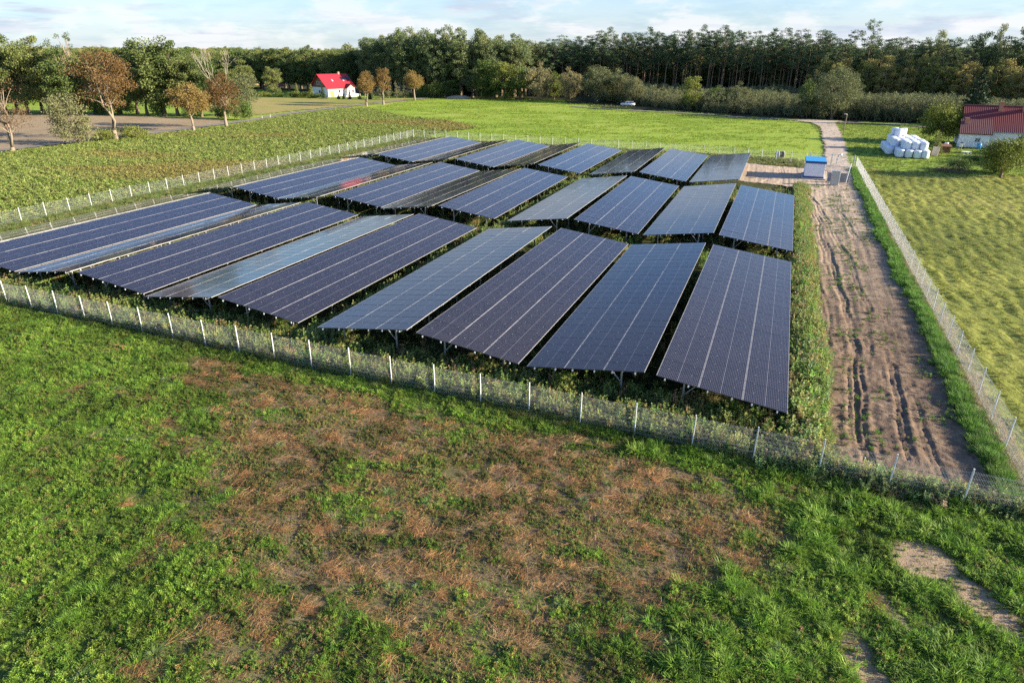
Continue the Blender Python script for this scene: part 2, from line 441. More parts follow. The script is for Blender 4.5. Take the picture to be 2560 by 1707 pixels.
sheet('near_field', _fp, .17, M['near'], zf=near_z, frame='f',
      zone=lambda x, y: np.stack([lush(x, y), sandy(x, y), 0*x], -1))
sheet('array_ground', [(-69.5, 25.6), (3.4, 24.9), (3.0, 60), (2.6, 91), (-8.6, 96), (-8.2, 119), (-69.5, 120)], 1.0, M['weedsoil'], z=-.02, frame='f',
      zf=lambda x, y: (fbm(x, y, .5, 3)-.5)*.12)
RUTS = [[(0.56, 92.26), (2.32, 89.28), (3.59, 83.12), (4.19, 73.84), (4.43, 64.56), (4.62, 57.24), (5.04, 52.91), (5.61, 43.08), (5.56, 38.46), (5.51, 34.64), (5.23, 30.62), (5.12, 26.1)],
 [(1.27, 92.01), (3.32, 88.69), (4.61, 80.13), (5.46, 70.98), (5.97, 62.55), (6.72, 56.4)],
 [(3.95, 86.02), (4.41, 77.65), (4.63, 67.52), (5.1, 58.34), (5.29, 52.75)],
 [(6.04, 82.41), (6.68, 77.08), (7.21, 71.72), (7.29, 66.88)],
 [(4.59, 64.96), (5.13, 56.28), (5.34, 49.86), (5.45, 45.69)],
 [(5.86, 63.51), (6.46, 56.83), (6.61, 49.98), (6.88, 46.28)],
 [(7.4, 37.71), (7.1, 34.24), (7.0, 31.35), (6.94, 27.6)],
 [(7.63, 34.05), (7.73, 30.78), (7.87, 26.06)],
 [(3.72, 62.62), (3.83, 50.95), (4.33, 44.53), (4.06, 39.18)],
 [(5.51, 40.62), (5.1, 33.42), (4.85, 28.53)],
 [(-2.62, 91.47), (-1.39, 96.68), (0.66, 106.94)], [(-0.77, 89.53), (0.32, 95.01), (0.35, 102.59), (-0.01, 109.65)],
 [(6.93, 40.09), (6.92, 36.33), (6.94, 34.17)], [(6.5, 42.81), (5.95, 37.11), (5.77, 33.69)],
 [(2.2, 94.), (5.6, 92.5), (7.6, 101), (8.0, 112)], [(3.9, 92.), (6.2, 95.5), (6.1, 104), (6.4, 112)]]
def seg_d(u, v, pl):
    d = np.full(u.shape, 1e9)
    for (a, b), (c, e) in zip(pl[:-1], pl[1:]):
        vx, vy = c-a, e-b; t = np.clip(((u-a)*vx+(v-b)*vy)/(vx*vx+vy*vy), 0, 1)
        d = np.minimum(d, np.hypot(u-a-t*vx, v-b-t*vy))
    return d
def yard_z(x, y):
    u, v = f2(x, y)
    rough = sst(52-v, 0, 20)
    z = (fbm(x, y, .3, 3, 2)-.5)*.10+(fbm(x, y, 1.3, 4, 8)-.5)*(.04+.06*rough)+(fbm(x, y, 4.6, 4, 5)-.5)*(.04+.10*rough)+(fbm(u*3.0, v*.12, 1.0, 3, 15)-.5)*.08
    jit = (fbm(x, y, .35, 2, 11)-.5)*.35+(fbm(x, y, 2.5, 2, 12)-.5)*.06; wd = .10+.03*rough
    for k, r in enumerate(RUTS):
        d = seg_d(u+jit, v, r)
        dep = (.07+.035*rough if k < 10 else .045)*(.5+1.0*fbm(x, y, .7, 2, 31+k))
        z -= .62*dep*(np.exp(-((d-.13)/(wd*.6))**2)); z += dep*.25*np.exp(-((d-.34)/.10)**2)
    return z
sheet('yard_track', [(3.3, 25.1), (10.4, 25.1), (10.5, 114.5), (-9, 117.5), (-8.3, 95.5), (2.2, 91.6), (2.9, 60)], .10, M['yard'], z=.02, zf=yard_z, frame='f', jag=.5)
def drivez(x, y): return (fbm(x, y, .8, 3)-.5)*.05
sheet('gravel_drive', [(44.2, 92.0), (46.4, 98.7), (48.6, 104.3), (56.8, 123.4), (68.0, 150.5), (72.5, 162), (74.6, 171.5), (71., 181.5), (84.5, 176.5), (80.7, 173.0), (76.2, 161), (72.0, 150.6), (60.8, 123.5), (52.8, 106.0), (50.9, 100.4), (48.3, 92.5)], .4, M['gravel'], z=.035, zf=drivez, jag=.35)
sheet('forest_track', [(20, 226), (27.5, 216), (48.5, 200.6), (65.9, 184.7), (78.0, 177.0), (90.4, 170.3), (97, 165), (130, 150), (130, 147), (97, 161.5), (90.2, 167.3), (77.8, 174.2), (65.4, 181.5), (47.8, 198), (26.5, 213), (18, 224)], .5, M['asphalt'], z=.03, jag=.3)
def mown_z(x, y):
    u, v = f2(x, y)
    w = u+1.6*(fbm(x, y, .08, 2, 3)-.5)*2
    return (.5+.5*np.sin(w*2*math.pi/1.15))*.035*(.2+1.5*fbm(x, y, .5, 2, 6))+(fbm(u*1.2, v*.25, 2.2, 4, 4)-.5)*.24
sheet('mown_field', [(10.75, -1), (74, -1), (74, 112), (31, 114), (23, 110), (14, 111.5), (10.8, 113)], .25, M['mown'], z=.0, zf=mown_z, frame='f', jag=1.2)
ROAD = [(-90, 108), (-86.4, 113.8), (-79.4, 130.8), (-71.5, 146.8), (-64.7, 167.8), (-59.0, 195.3), (-49.0, 222.3), (-37.6, 248.5), (-27.2, 268.4), (-15, 281)]
def ribbon(pl, w):
    P = np.array(pl, float); T = np.gradient(P, axis=0); T /= np.linalg.norm(T, axis=1)[:, None]; Nn = np.stack([-T[:, 1], T[:, 0]], -1)
    return [tuple(p) for p in P+Nn*w/2]+[tuple(p) for p in (P-Nn*w/2)[::-1]]
sheet('lane', ribbon([(x-2.4, y) for x, y in ROAD], 3.4), .45, M['asphalt'], z=.04, zf=lambda x, y: (fbm(x, y, .5, 2)-.5)*.04, jag=.3)
BEET = [(-86.0, 60), (-86.4, 108.8), (-78.4, 124), (-72.5, 141.4), (-64.9, 156.4), (-60.8, 182.4), (-50, 210), (-44, 213), (-30.5, 186.3), (-16.5, 173.3), (-8, 156), (-16, 146.5), (-19.3, 137.5), (-50.2, 60), (-60, 30), (-86, 30)]
BEETP = BEET
sheet('crop_field', BEETP, .8, M['beet'], z=.0, zf=lambda x, y: (fbm(x, y, .6, 3)-.5)*.15, jag=1.5)
sheet('ploughed_field', [(-88, 116), (-160, 116), (-170, 176), (-134.9, 183.3), (-122.1, 187.9), (-96.8, 181.5), (-75.4, 174.9), (-68.5, 166), (-74, 146.8), (-82, 130.8)], .8, M['plough'], z=.0, zf=lambda x, y: (fbm(x, y, .7, 3)-.5)*.10, jag=1.2)
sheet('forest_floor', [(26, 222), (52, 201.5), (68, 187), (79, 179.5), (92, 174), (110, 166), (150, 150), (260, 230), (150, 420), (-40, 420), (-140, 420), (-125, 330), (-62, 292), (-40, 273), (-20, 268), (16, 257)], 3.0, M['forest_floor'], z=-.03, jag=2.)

M['stubble'] = m_ground('stubble', [(0, (.15, .19, .035)), (.4, (.24, .24, .06)), (.7, (.33, .26, .10)), (1, (.36, .27, .13))], (.03, .25, 2.), .1, stretch=((.4, 1.6, 1), (0, 0, .3)))
sheet('stubble_field', [(-70, 186), (-64, 200), (-53.5, 224), (-42.5, 248), (-36, 262), (-60, 253), (-78, 260), (-108, 268), (-112, 235), (-95, 205)], 1.0, M['stubble'], z=-.01, jag=1.5)

# ------------------------------------------------------------------ solar tables
TL, TW, PIT, PIY = 24.42, 5.776, 1.943, 0.977
MX_, MY_ = 1.925, 0.957
def module_mesh():
    b = MB(); t = .035; r = .008
    X, Y = MX_, MY_
    o = [(0, 0), (X, 0), (X, Y), (0, Y)]; i_ = [(r, r), (X-r, r), (X-r, Y-r), (r, Y-r)]
    V = [(x, y, 0) for x, y in o]+[(x, y, t) for x, y in o]+[(x, y, t) for x, y in i_]+[(x, y, t-.002) for x, y in i_]
    F = []
    for k in range(4):
        n = (k+1) % 4
        F = [[k, n, 4+n, 4+k], [4+k, 4+n, 8+n, 8+k], [8+k, 8+n, 12+n, 12+k]]
        b.add([V[i] for i in range(16)], F, 2 if k % 2 == 0 else 0)
    b.add([V[i] for i in range(4)], [[3, 2, 1, 0]], 0)
    for cx in (.42, 1.50):
        b.box((cx, -.010, t+.003), (.05, .034, .006), mi=0)
    b.add([V[12], V[13], V[14], V[15]], [[0, 1, 2, 3]], 1)
    me = b.data('solar_module', [M['frame'], M['solar'], mat('module_frame_gap_shade', (.035, .035, .045), .5)])  # frame's long edges coloured near black, painting in the shade of the gaps
    l = me.uv_layers.new(name='UVMap')
    co = np.zeros(len(me.vertices)*3, np.float32); me.vertices.foreach_get('co', co); co = co.reshape(-1, 3)
    vi = np.zeros(len(me.loops), np.int32); me.loops.foreach_get('vertex_index', vi)
    l.data.foreach_set('uv', co[vi][:, [1, 0]].ravel())
    return me
ME_MOD = module_mesh()
def bar(name, d, mt, c=(0, 0, 0)): return MB().box(c, d).data(name, mt)
pb = MB(); pb.box((0, TL/2, 0), (.05, TL+.10, .08)); pb.box((0, -.0625, -.005), (.062, .02, .085), mi=1); pb.box((0, TL+.0625, -.005), (.062, .02, .085), mi=1)
ME_PURLIN = pb.data('purlin', [M['galv'], M['white']])
def build_table(tilt, lo):
    root = empty('solar_table')
    ct, st = math.cos(tilt), math.sin(tilt)
    for j in range(25):
        for i in range(3):
            o = link('solar_module', ME_MOD, root)
            o.location = (i*PIT*ct, j*PIY, lo+i*PIT*st+rng.normal(0, .0015)); o.rotation_euler = (rng.normal(0, .0012), -tilt+rng.normal(0, .0018), 0)
    for k in range(6):
        s = (k//2)*PIT+(.42, 1.50)[k % 2]
        o = link('purlin', ME_PURLIN, root); o.location = (s*ct+.045*st, 0, lo+s*st-.045*ct); o.rotation_euler = (0, -tilt, 0)
    for k in range(7):
        y = .9+k*(TL-1.8)/6
        z0 = lo-.14
        o = link('rafter', ME_RAFT, root); o.location = (2.92*ct+.14*st, y, lo+2.92*st-.14*ct); o.rotation_euler = (0, -tilt, 0)
        for s in (1.15, 4.55):
            h = lo+s*st/ct-.18
            o = link('leg', ME_LEG, root); o.location = (s, y, 0); o.scale = (1, 1, h)
        h = lo+4.55*st/ct-.18
        b = link('brace', ME_BRACE, root); b.location = (4.5, y+.045, h-.55-.25); b.rotation_euler = (0, -RAD(48), 0)
    return root
ME_RAFT = bar('rafter', (5.3, .06, .10), M['galv'])
ME_LEG = MB().box((0, 0, .5), (.09, .06, 1.0)).data('leg', M['galv'])
ME_BRACE = MB().box((-.52, 0, .0), (1.15, .04, .05)).data('brace', M['galv'])
ME_BRACE.transform(Matrix.Rotation(RAD(96), 4, 'Y'))
# (row, column from the right, low edge u, near v, yaw deg, base offset, rise offset, high side right?)
TAB = [(0,1,1.91,27.51,.21,-.05,.02,0),(0,2,-10.14,27.35,.3,.06,-.03,1),(0,3,-10.64,27.42,-.2,.07,0,0),(0,4,-22.70,27.38,.5,.14,-.05,1),
(0,5,-24.34,27.75,-.15,.02,.07,0),(0,6,-36.53,27.91,-.1,-.11,.04,1),(0,7,-36.78,28.10,.44,-.01,.02,0),(0,8,-49.39,28.32,.3,-.16,-.03,1),
(0,9,-49.43,28.25,-.01,-.10,0,0),(0,10,-61.35,28.5,.1,-.1,0,1),
(1,1,1.89,55.42,.04,-.14,.07,0),(1,2,-10.07,55.33,.28,.01,-.13,1),(1,3,-10.59,55.61,.57,-.02,.05,0),(1,4,-22.78,55.59,.19,.01,-.02,1),
(1,5,-24.02,55.42,1.15,.14,.01,0),(1,6,-36.30,55.39,.45,.06,-.02,1),(1,7,-36.66,56.07,.54,.03,-.01,0),(1,8,-48.6,54.6,.6,.18,.05,1),
(1,9,-49.50,55.96,-.1,-.06,0,0),(1,10,-61.35,56.2,.2,-.06,0,1),
(2,2,-10.03,82.75,.48,.01,-.06,1),(2,3,-10.55,83.36,.19,-.04,.02,0),(2,4,-22.68,83.31,.86,.02,-.03,1),
(2,5,-23.97,83.21,.25,.09,.05,0),(2,6,-36.87,85.4,1.2,-.12,-.06,1),(2,7,-36.33,83.7,.68,.05,.06,0),(2,8,-49.59,84.98,.84,-.16,-.1,1),
(2,9,-49.03,83.88,.65,-.02,.02,0),(2,10,-61.2,84.3,.6,-.05,0,1)]
ORD = ['', 'first', 'second', 'third', 'fourth', 'fifth', 'sixth', 'seventh', 'eighth', 'ninth', 'tenth', 'eleventh', 'twelfth', 'thirteenth', 'fourteenth', 'fifteenth', 'sixteenth', 'seventeenth', 'eighteenth', 'nineteenth', 'twentieth']
ROWN = ['front row', 'middle row', 'back row']
tab0 = build_table(math.asin(.753/(3*PIT)), 1.25); first = True
for (r, c, u, v, yaw, dz, dr, rh) in TAB:
    o = tab0 if first else copy_tree(tab0); first = False
    a = A+RAD(yaw)
    if rh: loc = (u, v); rz = a
    else:                                   # slopes up to the left: start from the far end
        loc = (u-TL*math.sin(RAD(yaw)), v+TL*math.cos(RAD(yaw))); rz = a+math.pi
    if rh: pass
    x, y = w2(*loc)
    o.location = (x, y, dz); o.rotation_euler = (0, 0, rz)
    look = 'Blue solar table tilted leftwards' if rh else 'Dark solar table tilted rightwards'
    edge = 'rightmost' if c == 1 or (r == 2 and c == 2) else ('leftmost' if c == 10 else ORD[c-(1 if r == 2 else 0)]+' from the right')
    tag(o, f'{look}, {edge} in the {ROWN[r]}', 'solar table', 'solar tables standing in three rows inside the fence')

# ------------------------------------------------------------------ fences
def panel_mesh():
    b = MB(); L = 2.44; H = 1.52; r = .0019
    def wire(p, q, rr=r):
        p = np.array(p); q = np.array(q); d = q-p
        a = np.array([0, rr, 0]); e = np.array([rr, 0, 0]) if abs(d[2]) > abs(d[0]) else np.array([0, 0, rr])
        V = [p-a, p-e, p+a, p+e, q-a, q-e, q+a, q+e]
        b.add(V, [[0, 1, 5, 4], [1, 2, 6, 5], [2, 3, 7, 6], [3, 0, 4, 7]])
    for k in range(49):
        x = .02+k*.05
        wire((x, 0, .04), (x, 0, H+.03))
    for z in (.07, .27, .47, .67, .87, 1.07, 1.27, 1.50):
        wire((0, .004, z), (L, .004, z), .0024)
        wire((0, .03, z-.05), (L, .03, z-.05), .0024)
    return b.data('mesh_panel', M['wire'])
ME_PANEL = panel_mesh()
pm = MB(); pm.box((0, 0, .82), (.045, .05, 1.64), bev=.006); pm.box((0, 0, 1.65), (.050, .056, .02))
ME_POST = pm.data('fence_post', M['post'])
def fence(P0, P1, label, n=None, last=True):
    P0 = np.array(P0); P1 = np.array(P1); d = P1-P0; L = np.linalg.norm(d); n = n or max(1, round(L/2.5)); st = L/n
    wx, wy = w2(*P0); ex, ey = w2(*P1); rz = math.atan2(ey-wy, ex-wx)
    root = empty('mesh_fence', (wx, wy, 0), rz)
    tag(root, label, 'fence', 'wire mesh fences round the solar farm')
    for i in range(n+(1 if last else 0)):
        o = link('post', ME_POST, root); o.location = (i*st, rng.normal(0, .01), rng.normal(0, .012)); o.rotation_euler = (rng.normal(0, .008), rng.normal(0, .008), 0)
    for i in range(n):
        o = link('mesh_panel', ME_PANEL, root); o.location = (i*st+.03, -.03, rng.normal(0, .01)); o.scale = (st/2.5, 1, 1)
    return root
fence((-69.0, 25.87), (10.75, 24.92), 'Silver wire mesh fence crossing in front of the solar tables', 32)
fence((-68.0, 25.9), (-68.95, 119.0), 'Long silver wire mesh fence between the crop field and leftmost solar tables', 37)
fence((-68.95, 119.0), (-7.5, 117.4), 'Silver wire mesh fence behind the back row of solar tables', 25)
fence((-7.5, 117.4), (3.5, 113.6), 'Short wire mesh fence with cable drum behind it, left of the kiosk', 5)
fence((10.45, 112.9), (10.75, 24.92), 'Silver wire mesh fence between the dirt yard and mown field', 35, last=False)

# ------------------------------------------------------------------ small plants (ground cover)
def quadleaf(P, D, Wd, w, curl=0.0):
    """leaf quads: base points P, direction*length D, width vectors Wd (unit) * w, kite shaped"""
    n = len(P); w = np.broadcast_to(w, (n,))[:, None]
    a = P; b = P+D*.5+Wd*w; c = P+D; d = P+D*.5-Wd*w
    if curl: c = c-np.array([0, 0, 1.])*curl*np.linalg.norm(D, axis=1)[:, None]
    V = np.stack([a, b, c, d], 1).reshape(-1, 3); F = np.arange(4*n).reshape(n, 4)
    return V, F
def unit(v): return v/(np.linalg.norm(v, axis=-1, keepdims=True)+1e-9)
def grass_tuft(name, n, h, spread, w, mt, seed, lean=.35, droop=.25):
    r = np.random.default_rng(seed); az = r.random(n)*6.283; rad = spread*np.sqrt(r.random(n))
    P = np.stack([rad*np.cos(az), rad*np.sin(az), 0*az], -1)
    az2 = az+r.normal(0, .6, n); ln = np.abs(r.normal(lean, lean*.4, n)); hh = h*r.uniform(.55, 1.1, n)
    D = np.stack([np.cos(az2)*ln, np.sin(az2)*ln, np.ones(n)], -1)*hh[:, None]
    Wd = np.stack([-np.sin(az2), np.cos(az2), 0*az2], -1)
    m = P+D*.55; t = P+D; t[:, 2] -= droop*hh*ln*2; t[:, :2] += D[:, :2]*.3
    wv = Wd*w
    V = np.stack([P-wv*.6, P+wv*.6, m+wv, m-wv, t], 1).reshape(-1, 3)
    i = np.arange(n)*5
    return mesh(name, V, [np.stack([i+3, i+2, i+4], -1), np.stack([i, i+1, i+2, i+3], -1)], [mt])
def leafy(name, nst, h, spread, leaf, per, mt, seed, flat=.5, up=.6):
    """weed with several stems carrying leaves"""
    r = np.random.default_rng(seed); P = []; D = []
    for s in range(nst):
        az = r.random()*6.283; ln = r.uniform(.1, 1)*spread; hh = h*r.uniform(.55, 1.05)
        base = np.array([math.cos(az), math.sin(az), 0])*spread*.2*r.random()
        tip = np.array([math.cos(az)*ln, math.sin(az)*ln, hh])
        t = np.sort(r.random(per))**.8
        p = base+(tip-base)*t[:, None]; a = r.random(per)*6.283
        d = np.stack([np.cos(a), np.sin(a), r.uniform(-.2, up, per)], -1)
        P.append(p); D.append(unit(d)*(leaf*(1.15-.6*t)*r.uniform(.7, 1.2, per))[:, None])
    P = np.concatenate(P); D = np.concatenate(D)
    Wd = unit(np.cross(D, r.normal(0, 1, D.shape)+np.array([0, 0, 1.5])))
    V, F = quadleaf(P, D, Wd, leaf*.24, .1)
    return mesh(name, V, [F], [mt])
def straw(name, n, L, w, mt, seed, spread):
    r = np.random.default_rng(seed); az = r.normal(0, .55, n)+(r.random(n) < .25)*1.4
    P = np.stack([r.normal(0, spread, n), r.normal(0, spread*.5, n), r.uniform(0, .04, n)], -1)
    D = np.stack([np.cos(az), np.sin(az), r.uniform(-.05, .25, n)], -1)*(L*r.uniform(.5, 1.1, n))[:, None]
    Wd = unit(np.stack([-np.sin(az), np.cos(az), r.normal(0, .5, n)], -1))
    V = np.stack([P-Wd*w, P+Wd*w, P+D+Wd*w, P+D-Wd*w], 1).reshape(-1, 3)
    return mesh(name, V, [np.arange(4*n).reshape(n, 4)], [mt])
M['cover'] = covermat('ground_cover_leaves')
M['coverdry'] = covermat('dry_stalks', .15, .8, .6, 1.35)
PROTO = {}
def protos(key, meshes):
    c = bpy.data.collections.new('proto_'+key)
    for i, me in enumerate(meshes):
        c.objects.link(bpy.data.objects.new('p%02d_%s' % (i, key), me))
    PROTO[key] = c
protos('weed', [leafy('weed_a', 8, .17, .12, .05, 12, M['cover'], 1), leafy('weed_b', 10, .11, .14, .045, 10, M['cover'], 2), leafy('weed_c', 6, .22, .10, .055, 13, M['cover'], 3),
                grass_tuft('weed_d', 22, .16, .09, .006, M['cover'], 4, .7, .3), leafy('weed_e', 11, .08, .16, .04, 9, M['cover'], 5)])
protos('grass', [grass_tuft('g_a', 40, .26, .14, .007, M['cover'], 11, .6), grass_tuft('g_b', 34, .34, .12, .007, M['cover'], 12, .5), grass_tuft('g_c', 44, .20, .17, .008, M['cover'], 13, .8)])
protos('tussock', [grass_tuft('t_a', 90, .42, .10, .008, M['cover'], 21, .95, .3), grass_tuft('t_b', 70, .36, .09, .008, M['cover'], 22, 1.1, .35)])
protos('straw', [straw('s_a', 34, .55, .0045, M['coverdry'], 31, .22), straw('s_b', 26, .42, .0045, M['coverdry'], 32, .16), straw('s_c', 18, .7, .0045, M['coverdry'], 33, .12)])
protos('tall', [leafy('tall_a', 9, .95, .34, .15, 26, M['cover'], 41, up=.9), leafy('tall_b', 11, .75, .42, .14, 22, M['cover'], 42, up=.9), leafy('tall_c', 7, 1.15, .26, .13, 34, M['cover'], 43, up=1.1),
                grass_tuft('tall_d', 90, .85, .26, .009, M['cover'], 44, .35)])
protos('tallgrass', [grass_tuft('tg_a', 110, .70, .24, .008, M['cover'], 51, .30), grass_tuft('tg_b', 90, .55, .28, .009, M['cover'], 52, .4), grass_tuft('tg_c', 80, .85, .20, .008, M['cover'], 53, .25)])
protos('rosette', [leafy('r_a', 12, .30, .26, .26, 2, M['cover'], 61, up=.8), leafy('r_b', 14, .36, .30, .24, 2, M['cover'], 62, up=.9), leafy('r_c', 10, .24, .22, .24, 2, M['cover'], 63, up=.7)])

def scatter(name, key, x, y, z, rot, scl, idx, tint, label, cat):
    n = len(x); me = bpy.data.meshes.new(name); me.vertices.add(n)
    me.vertices.foreach_set('co', np.stack([x, y, z], -1).astype(np.float32).ravel())
    def att(nm, ty, dom, prop, arr):
        a = me.attributes.new(nm, ty, dom); a.data.foreach_set(prop, np.ascontiguousarray(arr, dtype=np.int32 if ty == 'INT' else np.float32).ravel())
    att('rot', 'FLOAT_VECTOR', 'POINT', 'vector', rot); att('scl', 'FLOAT_VECTOR', 'POINT', 'vector', scl)
    att('idx', 'INT', 'POINT', 'value', idx)
    att('tint', 'FLOAT_COLOR', 'POINT', 'color', np.concatenate([tint, np.ones((n, 1))], 1))
    o = link(name, me)
    g = bpy.data.node_groups.new(name+'_scatter', 'GeometryNodeTree')
    g.interface.new_socket('Geometry', in_out='INPUT', socket_type='NodeSocketGeometry'); g.interface.new_socket('Geometry', in_out='OUTPUT', socket_type='NodeSocketGeometry')
    gi = g.nodes.new('NodeGroupInput'); go = g.nodes.new('NodeGroupOutput'); ip = g.nodes.new('GeometryNodeInstanceOnPoints')
    ci = g.nodes.new('GeometryNodeCollectionInfo'); ci.inputs['Collection'].default_value = PROTO[key]
    ci.inputs['Separate Children'].default_value = True; ci.inputs['Reset Children'].default_value = True
    def na(nm, ty):
        q = g.nodes.new('GeometryNodeInputNamedAttribute'); q.data_type = ty; q.inputs['Name'].default_value = nm
        return q.outputs['Attribute']
    L = g.links.new
    L(gi.outputs[0], ip.inputs['Points']); L(ci.outputs[0], ip.inputs['Instance']); ip.inputs['Pick Instance'].default_value = True
    L(na('idx', 'INT'), ip.inputs['Instance Index']); L(na('rot', 'FLOAT_VECTOR'), ip.inputs['Rotation']); L(na('scl', 'FLOAT_VECTOR'), ip.inputs['Scale'])
    L(ip.outputs[0], go.inputs[0])
    md = o.modifiers.new('scatter', 'NODES'); md.node_group = g
    return tag(o, label, cat, kind='stuff')
def pal(n, cols, w, jit=.12):
    """pick a palette colour per plant with a little spread"""
    c = np.array(cols); k = rng.choice(len(c), n, p=np.array(w)/sum(w))
    return np.clip(c[k]*(1+rng.normal(0, jit, (n, 1)))*(1+rng.normal(0, .05, (n, 3))), .003, 1)
def rots(n, tilt=.15): return np.stack([rng.normal(0, tilt, n), rng.normal(0, tilt, n), rng.random(n)*6.283], -1)
def scls(n, a, b, zs=None):
    s = rng.uniform(a, b, n); return np.stack([s, s, s if zs is None else s*zs], -1)
def infront(n, u0, u1, v0, v1):
    u = rng.uniform(u0, u1, n); v = rng.uniform(v0, v1, n); return u, v
def seen(x, y, pad=1.5):
    """keep what the camera, or one a step aside, can see of the near ground"""
    d = y*math.cos(PITCH)+CAMH*math.sin(PITCH)
    return (np.abs(x) < d*.80+pad+1.5) & (y > 10.5)

G1, G2, G3 = (.17, .285, .035), (.24, .34, .05), (.11, .20, .032)
OL, BR, DR = (.24, .22, .07), (.31, .20, .085), (.34, .26, .13)
# --- near field
n = 420000
u, v = infront(n, -62, 17, 3, 25.2); x, y = w2(u, v); k = seen(x, y); u, v, x, y = u[k], v[k], x[k], y[k]
lu = lush(x, y); sa = sandy(x, y); cl = fbm(x, y, 1.5, 3, 21)
cl2 = fbm(x, y, .5, 3, 23)
p = (.85+.15*lu)*sst(cl+.35*cl2, .30, .72)*1.8*(1-.93*sst(sa, .1, .5))
k = rng.random(len(x)) < p; u, v, x, y, lu = u[k], v[k], x[k], y[k], lu[k]; n = len(x)
t = pal(n, [G1, G2, G3, OL, BR], [.36, .27, .25, .11, .01]); t2 = pal(n, [G3, OL, BR, (.24, .26, .075), (.20, .18, .08)], [.26, .27, .15, .20, .12])
mixk = (rng.random(n) < sst(lu+.5*(fbm(x, y, .9, 3, 29)-.5), .25, .7))[:, None]; t = np.where(mixk, t, t2)
s = rng.uniform(.4, 1.1, n)*(.58+.28*lu)*(.6+.9*sst(fbm(x, y, 1.8, 3, 27), .3, .7)); t = t*(.72+.56*sst(fbm(x, y, .45, 3, 28), .3, .7))[:, None]; 
scatter('weeds', 'weed', x, y, near_z(x, y)-.01, rots(n, .2), np.stack([s, s, s*rng.uniform(.8, 1.2, n)], -1), rng.integers(0, 5, n), t, 'Low green weeds covering the field in front of the fence', 'weeds')
# longer grass in the lush parts
n = 170000
u, v = infront(n, -62, 17, 3, 25.2); x, y = w2(u, v); k = seen(x, y); u, v, x, y = u[k], v[k], x[k], y[k]
lu = lush(x, y); sa = sandy(x, y); k = rng.random(len(x)) < sst(lu, .25, .95)*(1-sst(sa, .1, .4))*sst(fbm(x, y, 1.1, 3, 31), .32, .58)*.85
u, v, x, y, lu = u[k], v[k], x[k], y[k], lu[k]; n = len(x)
scatter('field_grass', 'grass', x, y, near_z(x, y)-.01, rots(n, .22)+np.array([.16, -.12, 0]), scls(n, .28, .72)*(.55+.9*sst(fbm(x, y, 1.3, 3, 33), .3, .7))[:, None]*(1+.5*(x > 4))[:, None], rng.integers(0, 3, n), pal(n, [(.17, .31, .035), (.25, .38, .055), (.12, .23, .035)], [.4, .35, .25]), 'Bright green grass growing thickest at both sides of the near field', 'grass')
# bluish tussocks
cu = []
for k_ in range(26):
    a_, b_ = rng.uniform(-34, 14), rng.uniform(5, 24); xx, yy = w2(a_, b_)
    if seen(xx, yy, 0) and sandy(np.array([xx]), np.array([yy]))[0] < .2: cu.append((xx, yy))
for bx, by in [(3.3, 14.7), (2.1, 14.2), (-.9, 15.9), (1.5, 15.2), (7.0, 14.3), (7.6, 13.4), (6.7, 13.0), (8.4, 13.9), (9.3, 15.9), (8.9, 16.6), (2.7, 20.3), (3.8, 21.3), (4.6, 13.6), (5.2, 13.1)]: cu.append((bx, by))
cu = np.array(cu); n = len(cu)
scatter('grass_tussocks', 'tussock', cu[:, 0], cu[:, 1], near_z(cu[:, 0], cu[:, 1]), rots(n, .1), scls(n, .4, .8), rng.integers(0, 2, n), pal(n, [(.19, .29, .09), (.25, .33, .14)], [.6, .4]), 'Pale bluish grass tussocks dotted over the near field', 'grass tussock')
# orange straw: clumps of flattened stalks and a thin litter between them
X, Y, R2, S2, T2 = [], [], [], [], []
nc = 0
while nc < 300:
    a_, b_ = rng.uniform(-34, 9), rng.uniform(5, 24.2); xx, yy = w2(a_, b_)
    l_ = lush(np.array([xx]), np.array([yy]))[0]
    if not seen(xx, yy, 0) or rng.random() < l_*.96 or sandy(np.array([xx]), np.array([yy]))[0] > .2: continue
    nc += 1; m_ = int(rng.integers(4, 22)); L_ = rng.uniform(.15, .65); th = A+rng.normal(-.12, .35); q_ = rng.normal(0, 1, (m_, 2))*[L_*1.2, L_*.3]
    X.append(xx+q_[:, 0]*math.cos(th)-q_[:, 1]*math.sin(th)); Y.append(yy+q_[:, 0]*math.sin(th)+q_[:, 1]*math.cos(th))
    r_ = rots(m_, .08); r_[:, 2] = th+rng.normal(0, .5, m_); R2.append(r_); S2.append(scls(m_, .35, .85))
    T2.append(pal(m_, [(.50, .27, .10), (.42, .22, .09), (.56, .37, .18)], [.4, .3, .3])*rng.uniform(.75, 1.1))
n = 15000
u, v = infront(n, -36, 13, 3, 24.6); x, y = w2(u, v); k = seen(x, y) & (rng.random(n) < .55*(1-lush(x, y))) & (sandy(x, y) < .3); x, y = x[k], y[k]; n = len(x)
X.append(x); Y.append(y); R2.append(rots(n, .08)); S2.append(scls(n, .2, .45)); T2.append(pal(n, [(.46, .26, .12), (.42, .30, .16), (.34, .19, .09)], [.4, .3, .3]))
X, Y = np.concatenate(X), np.concatenate(Y); n = len(X)
scatter('straw', 'straw', X, Y, near_z(X, Y)+.02, np.concatenate(R2), np.concatenate(S2), rng.integers(0, 3, n), np.concatenate(T2), 'Orange-brown flattened straw lying in patches on the near field', 'straw')

